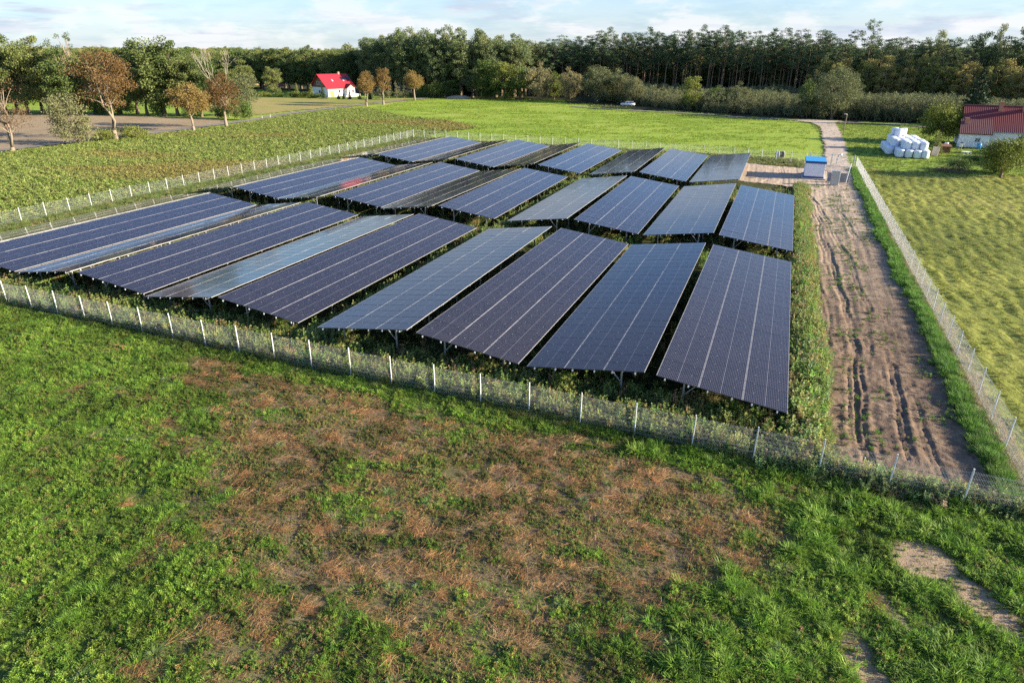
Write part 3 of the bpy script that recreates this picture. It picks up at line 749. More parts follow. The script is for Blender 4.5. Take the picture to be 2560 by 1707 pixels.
# --- tall weeds: along the front fence, under and between the tables
def cover(name, key, parts, label, cat, nk, zf=None):
    X, Y, SC, T = [], [], [], []
    for (u, v, s, zs, t) in parts:
        x, y = w2(u, v); X.append(x); Y.append(y); SC.append(np.stack([s, s, s*zs], -1)); T.append(t)
    X = np.concatenate(X); Y = np.concatenate(Y); n = len(X)
    z = zf(X, Y) if zf else np.zeros(n)
    scatter(name, key, X, Y, z-.03, rots(n, .10), np.concatenate(SC), rng.integers(0, nk, n), np.concatenate(T), label, cat)
WG, WO, WB, WP = (.23, .33, .08), (.35, .37, .11), (.38, .29, .14), (.27, .37, .13)
def fv(u): return 25.87-.0119*(u+69)
P_ = []
n = 9000; u = rng.uniform(-66, 10.5, n); v = fv(u)+rng.normal(.55, .45, n); k = (v > fv(u)+.12) & (v < 27.6) & ((u < 3.2) | (v < fv(u)+.5)); u, v = u[k], v[k]; n = len(u)
P_.append((u, v, rng.uniform(.45, .95, n), rng.uniform(.7, 1.15, n), pal(n, [WG, WO, WB, WP, (.25, .24, .11)], [.3, .28, .12, .2, .10])))
n = 6500; u = rng.uniform(-66, 3.6, n); v = rng.uniform(26.2, 28.6, n); P_.append((u, v, rng.uniform(.5, 1.05, n), rng.uniform(.75, 1.15, n), pal(n, [WG, WO, WB, (.055, .10, .03)], [.34, .25, .16, .25])))
n = 26000; u = rng.uniform(-66, 2.6, n); v = rng.uniform(28.6, 112, n); k = ~((u > -8) & (v > 88)); u, v = u[k], v[k]
vr = (v-28) % 28; gap = (vr > 24.3) | (vr < .3)
hi = np.isin(np.round(np.floor((u+61.6)/12.2*2)).astype(int) % 2, [0, 1]); n = len(u)
cov_n = fbm(*w2(u, v), .35, 3, 61)
ok = rng.random(n) < (.35+.65*gap+.25*(cov_n > .55)); u, v, gap = u[ok], v[ok], gap[ok]; n = len(u)
s = rng.uniform(.5, 1.0, n)*np.where(gap, 1.05, .9)
P_.append((u, v, s, rng.uniform(.7, 1.05, n), pal(n, [WG, WO, WB, (.055, .10, .03)], [.30, .27, .18, .25])))
# the open aisle between the fourth and fifth tables, and the shrubby belt beside the yard
n = 3000; u = -23.4+rng.normal(0, .45, n); v = rng.uniform(27, 110, n); P_.append((u, v, rng.uniform(.6, 1.15, n), rng.uniform(.85, 1.2, n), pal(n, [WG, WO, (.24, .20, .08), WP], [.34, .32, .14, .2])))
n = 7500; v = rng.uniform(25.6, 92, n); u = 2.65+rng.normal(0, .45, n)+.5*(fbm(v, 0*v, .2, 2)-.5)*2-.012*(v-40); k = (u > 2.0) & (u < 3.8); u, v = u[k], v[k]; n = len(u)
P_.append((u, v, rng.uniform(.6, 1.25, n)*(1.05-.004*(v-26)), rng.uniform(.8, 1.1, n), pal(n, [(.22, .32, .08), (.34, .37, .11), (.42, .33, .15), (.25, .35, .15), (.26, .43, .08)], [.28, .26, .18, .18, .1])))
# right end of the front fence: big bushy weeds outside too
n = 480; u = rng.uniform(1, 10.8, n); v = fv(u)+rng.normal(.22, .32, n); P_.append((u, v, rng.uniform(.4, .9, n), rng.uniform(.6, 1.05, n), pal(n, [(.22, .33, .12), (.28, .35, .13), (.38, .31, .19)], [.45, .35, .2])))
cover('tall_weeds', 'tall', P_, 'Tall green and brown weeds under, between and beside the solar tables', 'weeds', 4)
P_ = []
n = 9000; u = rng.uniform(-68, 10.6, n); v = fv(u)+rng.normal(.02, .26, n); P_.append((u, v, rng.uniform(.3, .7, n)*(.6+.6*sst(fbm(u, v, .35, 3, 7), .4, .6)), rng.uniform(.5, 1.0, n)*np.where(v < fv(u), .55, 1.0), pal(n, [(.25, .35, .08), (.34, .38, .12), (.42, .36, .18), (.17, .27, .06)], [.3, .3, .18, .22])))
n = 5200; v = rng.uniform(25.3, 112, n); u = 10.05+rng.normal(0, .26, n)+(fbm(v, 0*v, .25, 2, 3)-.5)*.9; k = (u < 10.45) & (u > 9.0); u, v = u[k], v[k]; n = len(u)
P_.append((u, v, rng.uniform(.4, .85, n), rng.uniform(.6, 1.0, n), pal(n, [(.15, .31, .05), (.20, .36, .06), (.12, .22, .05)], [.4, .3, .3])))
n = 9000; v = rng.uniform(24.5, 112, n); u = 10.72+rng.normal(0, .24, n); P_.append((u, v, rng.uniform(.3, .6, n), rng.uniform(.6, 1.0, n), pal(n, [(.46, .38, .25), (.40, .34, .2), (.26, .29, .12)], [.5, .3, .2])))
n = 9000; v = rng.uniform(26, 118.5, n); u = -67.6+rng.normal(0, .8, n)+rng.uniform(-.9, 3.6, n); k = u < -62.2; u, v = u[k], v[k]; n = len(u)
P_.append((u, v, rng.uniform(.5, 1.0, n), rng.uniform(.6, 1.0, n), pal(n, [(.17, .23, .06), (.22, .26, .08), (.26, .24, .10), (.13, .19, .05)], [.3, .3, .2, .2])))
n = 5000; u = rng.uniform(-68, 3.3, n); v = 117.8+rng.uniform(-7, 1.2, n)-.19*np.maximum(u+7, 0); P_.append((u, v, rng.uniform(.4, .9, n), rng.uniform(.5, .9, n), pal(n, [(.20, .24, .07), (.27, .26, .10), (.15, .21, .05)], [.4, .3, .3])))
n = 500; u = rng.uniform(-9, -7.7, n); v = rng.uniform(93, 117, n); P_.append((u, v, rng.uniform(.4, .9, n), rng.uniform(.5, .9, n), pal(n, [(.2, .24, .07), (.15, .21, .05)], [.5, .5])))
cover('fence_grass', 'tallgrass', P_, 'Long green and straw-coloured grass growing along the foot of the fences', 'grass', 3)
# --- sparse plants on the yard
n = 5200; u = rng.uniform(3.2, 9.6, n); v = rng.uniform(26, 95, n)**1.0; x, y = w2(u, v); pz = fbm(x, y, .7, 3, 71)
k = rng.random(n) < sst(pz, .50, .66)*.6+.03; u, v = u[k], v[k]; x, y = w2(u, v); n = len(u)
scatter('yard_plants', 'weed', x, y, yard_z(x, y)+.02, rots(n, .15), scls(n, .35, 1.5), rng.integers(0, 5, n), pal(n, [(.14, .27, .05), (.18, .30, .06), (.18, .19, .08)], [.45, .3, .25]), 'Scattered bright green weeds growing on the bare dirt yard', 'weeds')
# --- crop leaves on the left, regrowth on the right, tufts on the back meadow
def inpts(n, poly, frame='w'):
    P = np.array(poly, float); lo, hi = P.min(0), P.max(0); a = rng.uniform(lo[0], hi[0], n); b = rng.uniform(lo[1], hi[1], n); k = inpoly(a, b, poly)
    return (a[k], b[k]) if frame == 'w' else w2(a[k], b[k])
x, y = inpts(150000, BEETP); d = fbm(x, y, .06, 3, 81); u, v = f2(x, y); k = ((u < -69.3) | (v > 119.6)) & (rng.random(len(x)) < .5+.5*(y < 120)); x, y = x[k], y[k]
st_ = fbm(x*.35+y*.1, y, .07, 3, 83); red = sst(st_, .54, .68)[:, None]; n = len(x)
t = pal(n, [(.24, .31, .07), (.31, .36, .09), (.37, .38, .13), (.17, .23, .045)], [.35, .3, .15, .2]); t = t*(1-.65*red)+pal(n, [(.37, .26, .09), (.30, .25, .09)], [.5, .5])*.65*red
scatter('crop_leaves', 'rosette', x, y, rng.uniform(-.05, .1, n), rots(n, .25), scls(n, .6, 1.25), rng.integers(0, 3, n), t, 'Green and rusty leafy crop filling the field left of the fence', 'crop')
x, y = inpts(90000, [(10.9, 10), (60, 20), (66, 108), (31, 113), (23, 110), (14, 111), (10.9, 113)], 'f'); u, v = f2(x, y); n = len(x)
ph = .5+.5*np.sin((u+3.2*(fbm(x, y, .08, 2, 3)-.5))*2*math.pi/1.15)
k = rng.random(n) < (.15+.85*ph**2*sst(fbm(u, v*.4, .9, 3, 6), .3, .55)); x, y, ph = x[k], y[k], ph[k]; n = len(x)
scatter('mown_grass_tufts', 'grass', x, y, mown_z(x, y)-.02, rots(n, .35), scls(n, .3, .75), rng.integers(0, 3, n), pal(n, [(.20, .24, .035), (.26, .285, .05), (.14, .18, .03), (.30, .26, .09)], [.35, .25, .25, .15]), 'Yellow-green cut grass tufts in lines on the field right of the fence', 'grass')
MEAD = [(-19, 138), (-8, 157), (-16, 174), (-30, 187), (-44, 214), (-38, 246), (-24, 268), (17, 256), (50, 205), (70, 184), (79, 176), (66, 152), (50, 115), (38, 113)]
x, y = inpts(46000, MEAD); n = len(x); k = rng.random(n) < sst(fbm(x*.5, y, .3, 3, 91), .35, .6)*.9; x, y = x[k], y[k]; n = len(x)
scatter('meadow_grass', 'grass', x, y, np.full(n, -.14), rots(n, .2), scls(n, .7, 1.5), rng.integers(0, 3, n), pal(n, [(.24, .36, .04), (.30, .40, .05), (.33, .36, .08)], [.45, .35, .2]), 'Short bright green grass on the meadow behind the solar farm', 'grass')
x, y = inpts(16000, [(75, 174), (56, 118), (46, 100), (54, 92), (90, 92), (110, 125), (97, 160)]); n = len(x)
scatter('paddock_grass', 'grass', x, y, np.full(n, -.14), rots(n, .2), scls(n, .6, 1.3), rng.integers(0, 3, n), pal(n, [(.16, .22, .035), (.21, .26, .045), (.22, .24, .07)], [.45, .35, .2]), 'Short yellow-green grass around the stack of white bales', 'grass')

# ------------------------------------------------------------------ trees
M['bark'] = mat('bark', (.16, .12, .085), .95, spec=.1)
M['barklight'] = mat('pale_bark', (.25, .20, .15), .9, spec=.1)
M['barkpine'] = mat('pine_bark', (.24, .16, .11), .95, spec=.1)
M['barkdead'] = mat('dead_wood', (.33, .29, .24), .9, spec=.1)
M['l_oak'] = leafmat('leaf_oak', (.075, .115, .032), (.14, .185, .055), (.16, .18, .055))
M['l_belt'] = leafmat('leaf_belt', (.105, .155, .058), (.185, .235, .10), (.20, .22, .09))
M['l_pine'] = leafmat('needles_pine', (.05, .095, .045), (.10, .155, .065), (.085, .13, .055), .15)
M['l_birch'] = leafmat('leaf_birch', (.17, .20, .050), (.27, .27, .075), (.30, .25, .08))
M['l_willow'] = leafmat('leaf_willow', (.13, .155, .062), (.20, .215, .100), (.22, .20, .095))
M['l_green'] = leafmat('leaf_green', (.075, .130, .025), (.13, .19, .045), (.17, .19, .04))
M['l_chest'] = leafmat('leaf_chestnut', (.15, .085, .035), (.24, .145, .052), (.21, .15, .05), .3)
M['l_chest2'] = leafmat('leaf_chestnut_gold', (.19, .115, .038), (.29, .19, .06), (.24, .17, .055), .3)
M['l_chest3'] = leafmat('leaf_chestnut_thin', (.17, .10, .055), (.25, .15, .075), (.20, .15, .06), .3)
M['l_young'] = leafmat('leaf_young', (.105, .135, .060), (.175, .200, .095), (.20, .205, .09))
M['l_spruce'] = leafmat('needles_spruce', (.030, .055, .030), (.065, .095, .050), None, .08)
M['l_thuja'] = leafmat('leaf_thuja', (.15, .19, .045), (.22, .25, .07))
M['l_nut'] = leafmat('leaf_nut', (.08, .125, .022), (.17, .20, .035), (.24, .24, .04))

def limb(b, p0, p1, r0, r1, seed, n=5, sag=.08, k=5):
    r = np.random.default_rng(seed); t = np.linspace(0, 1, k)[:, None]
    p0 = np.array(p0, float); p1 = np.array(p1, float); L = np.linalg.norm(p1-p0)
    pts = p0+(p1-p0)*t+np.concatenate([np.zeros((1, 3)), r.normal(0, sag*L*.35, (k-2, 3)), np.zeros((1, 3))])
    b.tube(pts, np.linspace(r0, r1, k), n); return pts
def clumps(C, R, per, leaf, mt, seed, squash=.7, up=.25, name='crown', droop=0.):
    r = np.random.default_rng(seed); K = len(C); n = K*per
    c = np.repeat(C, per, 0); rr = np.repeat(R, per)[:, None]
    q = unit(r.normal(0, 1, (n, 3)))*(r.random((n, 1))**.45); q[:, 2] *= squash
    P = c+q*rr
    D = unit(q+r.normal(0, .7, (n, 3))+np.array([0, 0, up-droop]))*(leaf*r.uniform(.6, 1.3, (n, 1)))
    Wd = unit(np.cross(D, r.normal(0, 1, (n, 3))+np.array([0, 0, .6])))
    V, F = quadleaf(P-D*.5, D, Wd, leaf*.34*r.uniform(.7, 1.2, n))
    return mesh(name, V, [F], [mt])
def envelope(K, H, cb, W_, prof, seed, inner=.45):
    """clump centres in a crown: height cb..H, radius profile prof(t)"""
    r = np.random.default_rng(seed); C = []
    while len(C) < K:
        t = r.random(); rad = prof(t)
        if r.random() > rad**1.3+.08: continue
        a = r.random()*6.283; q = rad*W_/2*(inner+(1-inner)*math.sqrt(r.random()))
        if r.random() < .2: q *= .5
        C.append((q*math.cos(a), q*math.sin(a), cb+(H-cb)*t))
    return np.array(C)
dome = lambda t: math.sqrt(max(0, 1-(2*t-1)**2))*.55+.45*math.sqrt(max(0, 1-t**3)) if t < 1 else 0
oval = lambda t: math.sqrt(max(0, 1-(2*t-1)**2))
def broad(H, W_, cb, K, per, leaf, lm, bm, seed, prof=dome, tr=None, forks=1, cr=.17, squash=.75, lean=0., nb=14, inner=.45, droop=0.):
    """(trunk mesh, crown mesh) of a broadleaf tree"""
    r = np.random.default_rng(seed); C = envelope(K, H-cr*W_*.5, cb+cr*W_*.5, W_*(1-cr), prof, seed, inner)
    C[:, 0] += lean*(C[:, 2]/H)
    C += r.normal(0, .03*W_, C.shape)
    R = W_*cr*r.uniform(.65, 1.3, K)
    b = MB(); tr = tr or H*.022+.06
    tips = []
    fz = cb*(.30 if forks > 1 else .95)
    for f in range(forks):
        a = 6.283*f/forks+seed; off = (W_*.16 if forks > 1 else 0)
        base = np.array([0, 0, -.3]); fork = np.array([0, 0, fz])
        if f == 0: limb(b, base, fork, tr*1.35, tr*(.95 if forks > 1 else .8), seed+f, 8, .03, 5)
        end = np.array([math.cos(a)*off+lean*.8, math.sin(a)*off, H*.80])
        tips.append(limb(b, fork, end, tr*(.62 if forks > 1 else .78), tr*.12, seed*3+f, 6, .10, 8))
    for i in range(min(nb, K)):
        c = C[i]; tp = tips[i % forks]; z = max(min(c[2]*.72, tp[-1][2]), fz+.05*H); j = np.argmin(np.abs(tp[:, 2]-z))
        limb(b, tp[j], c, tr*.26, tr*.05, seed*7+i, 4, .12, 5)
    return b.data('trunk', bm, True), clumps(C, R, per, leaf, lm, seed, squash, droop=droop)
def pine(H, seed, bare=.55, W_=5.5):
    r = np.random.default_rng(seed); b = MB(); lean = r.normal(0, .5, 2); kz = np.linspace(0, 1, 9)
    ax = np.stack([lean[0]*kz**2+r.normal(0, .10, 9)*kz, lean[1]*kz**2+r.normal(0, .10, 9)*kz, kz*H*.97-.2], -1)
    b.tube(ax, np.linspace(.19, .035, 9), 6)
    C = []; R = []; K = 34
    for i in range(K):
        t = bare+(1-bare)*(i+.5)/K; p = np.array([np.interp(t, kz, ax[:, k]) for k in range(3)])
        e = (1-t)/(1-bare); rad = W_/2*(.28+.95*math.sin(min(1, e*1.1+.12)*1.9))*r.uniform(.45, 1.05); a = r.random()*6.283
        c = p+np.array([math.cos(a)*rad, math.sin(a)*rad, rad*.22+r.normal(0, .2)])
        if i % 2 == 0: limb(b, p-np.array([0, 0, .3]), c, .06, .018, seed*11+i, 3, .12, 4)
        C.append(c); R.append(r.uniform(.7, 1.25))
    for i in range(4):                               # dead stubs below the crown
        t = r.uniform(.3, bare); p = np.array([np.interp(t, kz, ax[:, k]) for k in range(3)]); a = r.random()*6.283
        limb(b, p, p+np.array([math.cos(a), math.sin(a), .2])*r.uniform(.5, 1.5), .035, .012, seed+i, 3, .1, 3)
    return b.data('trunk', M['barkpine'], True), clumps(np.array(C), np.array(R), 64, .30, M['l_pine'], seed, .50, .5)
def conifer(H, W_, seed, lm, tiers=26, per=60, leaf=.3, gap=.0):
    r = np.random.default_rng(seed); b = MB(); b.tube([(0, 0, -.2), (0, 0, H*.5), (0, 0, H*.97)], [H*.018+.03, H*.010+.02, .02], 6)
    C = []; R = []
    for i in range(tiers):
        t = .04+.94*(i/tiers); rad = W_/2*(1-t)**.85; m = max(3, int(2+9*(1-t)))
        for k in range(m):
            a = 6.283*(k+r.random()*.7)/m; q = rad*r.uniform(.35, 1.0)
            C.append((q*math.cos(a), q*math.sin(a), H*t-q*.12)); R.append(.10*W_*(1.15-t)+.10)
    C = np.array(C); R = np.array(R)
    return b.data('trunk', M['bark'], True), clumps(C, R, max(8, per*tiers//len(C)), leaf, lm, seed, .45, .1)
def treepair(name, pair, x, y, label, cat='tree', group=None, sc=(1, 1, 1), rz=None, z=0):
    o = empty(name, (x, y, z), rng.random()*6.283 if rz is None else rz); o.scale = sc
    link('trunk', pair[0], o); link('crown', pair[1], o)
    return tag(o, label, cat, group)

T = {}
T['oak'] = [(broad(18, 10, 2.2, 60, 150, .46, M['l_oak'], M['bark'], s, nb=16), 18, 10) for s in (101, 102, 103, 104)]
T['belt'] = [(broad(21, 8.2, 4.0, 66, 110, .40, M['l_belt'], M['bark'], s, prof=oval, nb=14, cr=.15), 21, 8.2) for s in (111, 112, 113, 114)]
T['green'] = [(broad(11, 7.5, .6, 46, 110, .36, M['l_green'], M['bark'], s, nb=10), 11, 7.5) for s in (121, 122)]
T['willow'] = [(broad(11, 11, .8, 70, 170, .30, M['l_willow'], M['barklight'], s, nb=14, cr=.13, inner=.6), 11, 11) for s in (131, 132)]
T['birch'] = [(broad(15, 6.5, 1.5, 56, 100, .34, M['l_birch'], M['barklight'], s, prof=oval, nb=8, cr=.15), 15, 6.5) for s in (141, 142, 143)]
T['pine'] = [(pine(23, s, b_, w_), 23, 5.5) for s, b_, w_ in ((151, .52, 5.6), (152, .58, 5.2), (153, .5, 6.2), (154, .62, 5.0), (155, .45, 6.0))]
T['young'] = [(broad(6.2, 3.2, .2, 26, 34, .26, M['l_young'], M['bark'], s, prof=lambda t: (1-t)**.6*.9+.08, nb=3, cr=.2), 6.2, 3.2) for s in (161, 162, 163)]
T['bush'] = [(broad(3.2, 5.2, .05, 34, 90, .24, M['l_green'], M['bark'], s, nb=6, cr=.2, tr=.05), 3.2, 5.2) for s in (171, 172, 173)]
T['thuja'] = [(conifer(3.6, 1.9, 181, M['l_thuja'], 16, 160, .16), 3.6, 1.9), (conifer(3.0, 1.7, 182, M['l_spruce'], 14, 140, .18), 3.0, 1.7)]
T['spruce'] = [(conifer(13, 7.5, 191, M['l_spruce'], 34, 420, .34), 13, 7.5)]
_nm = {'oak': 'broadleaf_tree', 'belt': 'broadleaf_tree', 'green': 'leafy_tree', 'willow': 'willow_tree', 'birch': 'birch_tree', 'pine': 'pine_tree', 'bush': 'bush', 'thuja': 'small_conifer', 'spruce': 'spruce_tree'}
def plant(kind, x, y, h, w, label, group=None, var=None, cat=None):
    V = T[kind]; p, H0, W0 = V[int(rng.integers(len(V))) if var is None else var % len(V)]
    return treepair(_nm[kind], p, x, y, label, cat or ('bush' if kind == 'bush' else 'tree'), group, (w/W0, w/W0, h/H0), z=-.1)

# brown chestnuts along the lane, each with its own fork and outline
CH = [(-68.3, 146.4, 10.0, 8.4, 3.6, 2, 'l_chest2', 'Golden-brown tree with round crown and low fork, beside the lane', 150, 201, .16),
      (-64.6, 154.7, 11.6, 7.8, 3.6, 1, 'l_chest', 'Rust-brown tree with straight pale trunk, rightmost of the big roadside ones', 150, 202, .17),
      (-77.0, 132.0, 16.0, 11.6, 5.6, 2, 'l_chest', 'Tallest brown tree, with a long V-forked pale trunk', 175, 203, .15),
      (-84.7, 114.5, 12.2, 8.6, 2.2, 2, 'l_chest3', 'Thin half-bare brown tree at the left edge of the picture', 46, 204, .17),
      (-46.5, 220.7, 10.0, 5.9, 4.0, 2, 'l_chest2', 'Small golden-brown tree nearest the red-roofed white house', 130, 205, .18),
      (-42.7, 229.1, 11.3, 6.2, 4.2, 2, 'l_chest2', 'Taller golden-brown tree with a split top, second right of the red-roofed house', 130, 206, .18),
      (-35.5, 251.3, 10.0, 6.9, 3.8, 1, 'l_chest2', 'Lone golden-brown tree with curved bare trunk where the lane ends', 130, 207, .18)]
for (x, y, h, w, cb, fk, lm, lb, per, sd, cr_) in CH:
    pr = broad(h, w, cb, 60, per, .26 if per > 100 else .22, M[lm], M['barklight'], sd, forks=fk, cr=cr_, nb=22 if per > 100 else 50, tr=h*.020+.08, lean=.3, droop=.35)
    treepair('chestnut_tree', pr, x, y, lb, 'tree', 'brown roadside trees', rz=0.4*sd)
pr = broad(8.8, 8.6, .4, 64, 110, .28, M['l_willow'], M['bark'], 211, nb=14, lean=-1.6, cr=.16)
treepair('leafy_tree', pr, -79.6, 124.6, 'Pale green leaning tree in front of the tallest brown tree', 'tree', rz=0)
BIG = [('oak',-140.4,191.3,17.9,11.9),('oak',-139.0,194.1,20.3,9.3),('oak',-131.7,187.8,18.8,8.5),('oak',-131.3,193.1,20.3,9.2),('oak',-125.3,189.4,16.9,9.6),
('oak',-118.2,184.6,16.6,9.4),('oak',-114.6,189.9,15.3,9.7),('oak',-106.8,187.7,17.2,10.6),('oak',-103.4,190.5,18.1,8.6),('oak',-98.3,185.6,18.6,7.9),('oak',-92.5,183.4,19.6,10.9),
('oak',-89.1,183.5,19.1,8.3),('oak',-85.4,182.5,14.8,7.8),('oak',-81.8,181.4,13.5,7.2),('oak',-148,190,17,11),('oak',-79.2,184.0,8.4,5.3)]
for i, (k, x, y, h, w) in enumerate(sorted(BIG, key=lambda q: q[1]/q[2])):
    plant(k, x, y, h, w*1.12, f'Large dark green broadleaf tree, {ORD[i+1]} from the left along the ploughed field', 'big trees behind the ploughed field', i)
pr = broad(21.6, 10, 9.5, 26, 46, .34, M['l_belt'], M['barklight'], 221, nb=26, cr=.09, inner=.5)
treepair('broadleaf_tree', pr, -119.7, 191, 'Tall tree with thin open top showing sky between its twigs', 'tree')
pr = broad(10.9, 8.2, 1.0, 50, 130, .30, M['l_willow'], M['barklight'], 222, prof=oval, nb=20, cr=.16)
treepair('leafy_tree', pr, -71, 184.4, 'Whitish-green tree right behind the rust-brown roadside tree', 'tree')
def deadtree():
    b = MB(); r = np.random.default_rng(5)
    def rec(p, d, L, rad, dep):
        q = p+d*L; pts = [p, p+d*L*.5+r.normal(0, L*.05, 3), q]; b.tube(pts, [rad*.75, rad*.6, rad*.42], 5)
        if dep == 0: return
        for k in range(3 if dep > 1 else 4):
            e = unit(d+r.normal(0, .34, 3)+np.array([0, 0, .30])); rec(q, e, L*r.uniform(.55, .8), rad*.6, dep-1)
    rec(np.array([0, 0, -.2]), np.array([0, 0, 1.]), 6.0, .26, 4)
    return b.data('branches', M['barkdead'], True)
dt = empty('dead_tree', (-75.2, 182.9, 0)); tag(dt, 'Bare dead tree with whitish branches above the rust-brown tree', 'tree'); link('trunk', deadtree(), dt)
BU = [(-74.6,134.3,2.4,6.3,'Dark green bush right of the tallest brown tree trunk'),(-78.4,130.4,2.1,4.6,'Low bush between leaning pale tree and tallest brown tree'),(-68.0,173.0,5.2,6.0,'Round dense green bush at the roadside behind the rust-brown tree'),
(-74.3,177.1,4.4,4.6,'Bush under the dead tree'),(-127.5,194.7,4.2,6.7,None),(-117.3,189.8,4.7,7.6,None),(-110.8,187.5,4.5,6.5,None),(-105.2,187.8,3.9,6.5,None),(-94.3,183.3,5.0,5.3,None),(-82.3,176.8,3.3,5.1,None)]
kk = 0
for i, (x, y, h, w, lb) in enumerate(BU):
    if lb is None: kk += 1; lb = f'Dark hedge bush under the big trees, {ORD[kk]} from the left'
    plant('bush', x, y, h, w, lb, 'bushes left of the farm', i)
# trees in front of the plantation, from left to right
FR = [('bush',-34.4,269.7,4.8,6.9,'Dark bush at the wood edge right of the lone golden-brown tree'),('bush',-29.5,267.5,5.4,7.6,'Wide dark bush at the wood edge, behind the low rubble mound'),
('green',-23.4,267.9,6.8,8.4,'Short dark tree at the wood edge, left of the pale pointed one'),('belt',-15.5,268.0,10.0,7.3,'Pale grey-green pointed tree at the wood edge, left of the bright green ones'),
('green',-10.2,263.9,14.7,10.4,'Tallest bright green tree in front of the mixed wood'),('green',-7.1,260.7,10.2,8.9,'Dark low tree in front of the tallest bright green one'),
('green',-3.1,259.6,13.9,11.2,'Second bright green tree left of the lone round willow'),('green',2.6,257.6,12.1,8.8,'Bright green tree touching the lone round willow on its left'),
('willow',8.9,255.7,12.4,12.0,'Round lone willow with visible trunk, leftmost of the willows'),('green',15.4,262,9.8,7.2,'Green tree showing between the two leftmost willows'),
('willow',20.6,252.0,10.8,9.8,'Second willow from the left at the meadow edge'),('willow',29.4,244.0,11.9,13.6,'Widest willow in the row left of the white car'),
('willow',36.3,240.3,10.6,12.3,'Willow standing right behind the white car'),('willow',40.5,232.8,8.7,7.4,'Small willow just right of the white car'),
('green',53.6,209.8,10.4,7.4,'Green round-topped tree rising above the young plantation'),('green',61.1,208.7,7.3,6.0,'Low dark tree left of the short willow by the track'),
('willow',66.2,207.4,7.9,8.3,'Short spreading willow in the middle of the plantation edge'),('green',79.7,189.0,9.8,5.9,'Narrow dark tree touching the big willow on its left')]
for i, (k, x, y, h, w, lb) in enumerate(FR): plant(k, x, y, h, w, lb, 'trees at the meadow edge', i)
pr = broad(12.7, 13.5, 1.0, 90, 190, .28, M['l_willow'], M['barklight'], 231, nb=16, cr=.13, inner=.6, forks=2)
treepair('willow_tree', pr, 84, 182, 'Big pale willow where the gravel drive meets the wood', 'tree')
plant('spruce', 109.3, 164.3, 13.6, 8.2, 'Dark spruce rising behind the roof of the dark-red-roofed house', None, 0)
pr = broad(7.6, 9.2, .5, 64, 150, .30, M['l_nut'], M['bark'], 232, nb=14, cr=.16)
treepair('walnut_tree', pr, 83.3, 132.5, 'Yellow-tipped green tree between the white bales and the house', 'tree')
pr = broad(5.4, 7.0, .9, 52, 130, .24, M['l_nut'], M['bark'], 233, nb=14, cr=.16)
treepair('apple_tree', pr, 67.6, 92.4, 'Leafy green apple tree leaning on short trunk in front of the house', 'tree')
pr = broad(4.6, 5.0, .9, 40, 100, .22, M['l_belt'], M['barklight'], 234, nb=14, cr=.16)
treepair('apple_tree', pr, 73.4, 94.6, 'Greyish garden tree at the right edge of the picture', 'tree')
plant('thuja', 72.0, 115.2, 3.9, 2.3, 'Yellow-green cone-shaped conifer beside the right end of the bales', None, 0)
for x, y, h, w, lb in [(66.2, 99.6, 1.7, 3.6, 'Left half of the cut branch heap in front of the bales'), (70.4, 97.4, 1.8, 4.2, 'Dark green bush at the right end of the branch heap'), (76.9, 104.8, 3.0, 4.8, 'Garden bush in front of the house wall'),
                       (80.5, 107.5, 3.4, 5.4, 'Tall garden bush hiding the right half of the house wall'), (84.0, 111.0, 3.6, 5.0, 'Bush against the white wall at the right picture edge'), (88.5, 116, 4.2, 5.0, 'Bush below the main roof at the right picture edge'), (74.0, 108.6, .9, 3.6, 'Low hedge on the lawn before the house')]:
    plant('bush', x, y, h, w, lb, 'garden bushes by the house')

def along(pl, step, jit=1.0):
    P = np.array(pl, float); d = np.hypot(*np.diff(P, axis=0).T); s = np.concatenate([[0], np.cumsum(d)]); t = np.arange(step*.3, s[-1], step)
    t = t+rng.normal(0, step*.22, len(t)); x = np.interp(t, s, P[:, 0]); y = np.interp(t, s, P[:, 1])
    return x+rng.normal(0, jit*.4, len(t)), y+rng.normal(0, jit, len(t)), t/s[-1]
def row(kind, pl, step, h, w, label, group, hj=.07, jit=1.0, ordered=True, zz=None):
    xs, ys, ts = along(pl, step, jit); o_ = np.argsort(xs/ys); n = len(xs)
    for r_, i in enumerate(o_):
        hh = np.interp(ts[i], np.linspace(0, 1, len(h)), h)*(1+rng.normal(0, hj)); ww = w*(1+rng.normal(0, .12))
        if ordered:
            if r_ < 20: lb = label+f', {ORD[r_+1]} from the left'
            elif n-r_ <= 20: lb = label+f', {ORD[n-r_]} from the right'
            else: lb = label+', near the middle'
        else: lb = label
        plant(kind, xs[i], ys[i], hh, ww, lb, group)
# mixed broadleaf wood behind the meadow
row('belt', [(-62, 297), (-41, 276), (-18, 273), (6, 272)], 3.9, [19, 22, 22.5, 21, 19.5], 8.4, 'Tall grey-green tree in the front of the mixed wood', 'front trees of the mixed wood')
row('belt', [(-60, 303), (-40, 283), (-18, 279), (10, 279)], 4.6, [20, 23.4, 23.6, 21.5, 20], 8.8, 'Tall grey-green treetop behind the front of the mixed wood', 'treetops of the mixed wood', ordered=False)
row('belt', [(-60, 310), (-38, 291), (14, 288)], 5.5, [21, 24.5, 24, 21], 9.4, 'Tall grey-green treetop behind the front of the mixed wood', 'treetops of the mixed wood', ordered=False)
row('oak', [(-66, 299), (-90, 312), (-132, 334)], 6.0, [17.5, 16.5, 15.5], 9.5, 'Dark tree behind the red-roofed house garden', 'dark trees behind the house', ordered=True)
row('oak', [(-62, 310), (-92, 324), (-140, 350)], 6.5, [18.5, 17.5, 16], 10, 'Dark treetop behind the row at the house garden', 'dark trees behind the house', ordered=False)
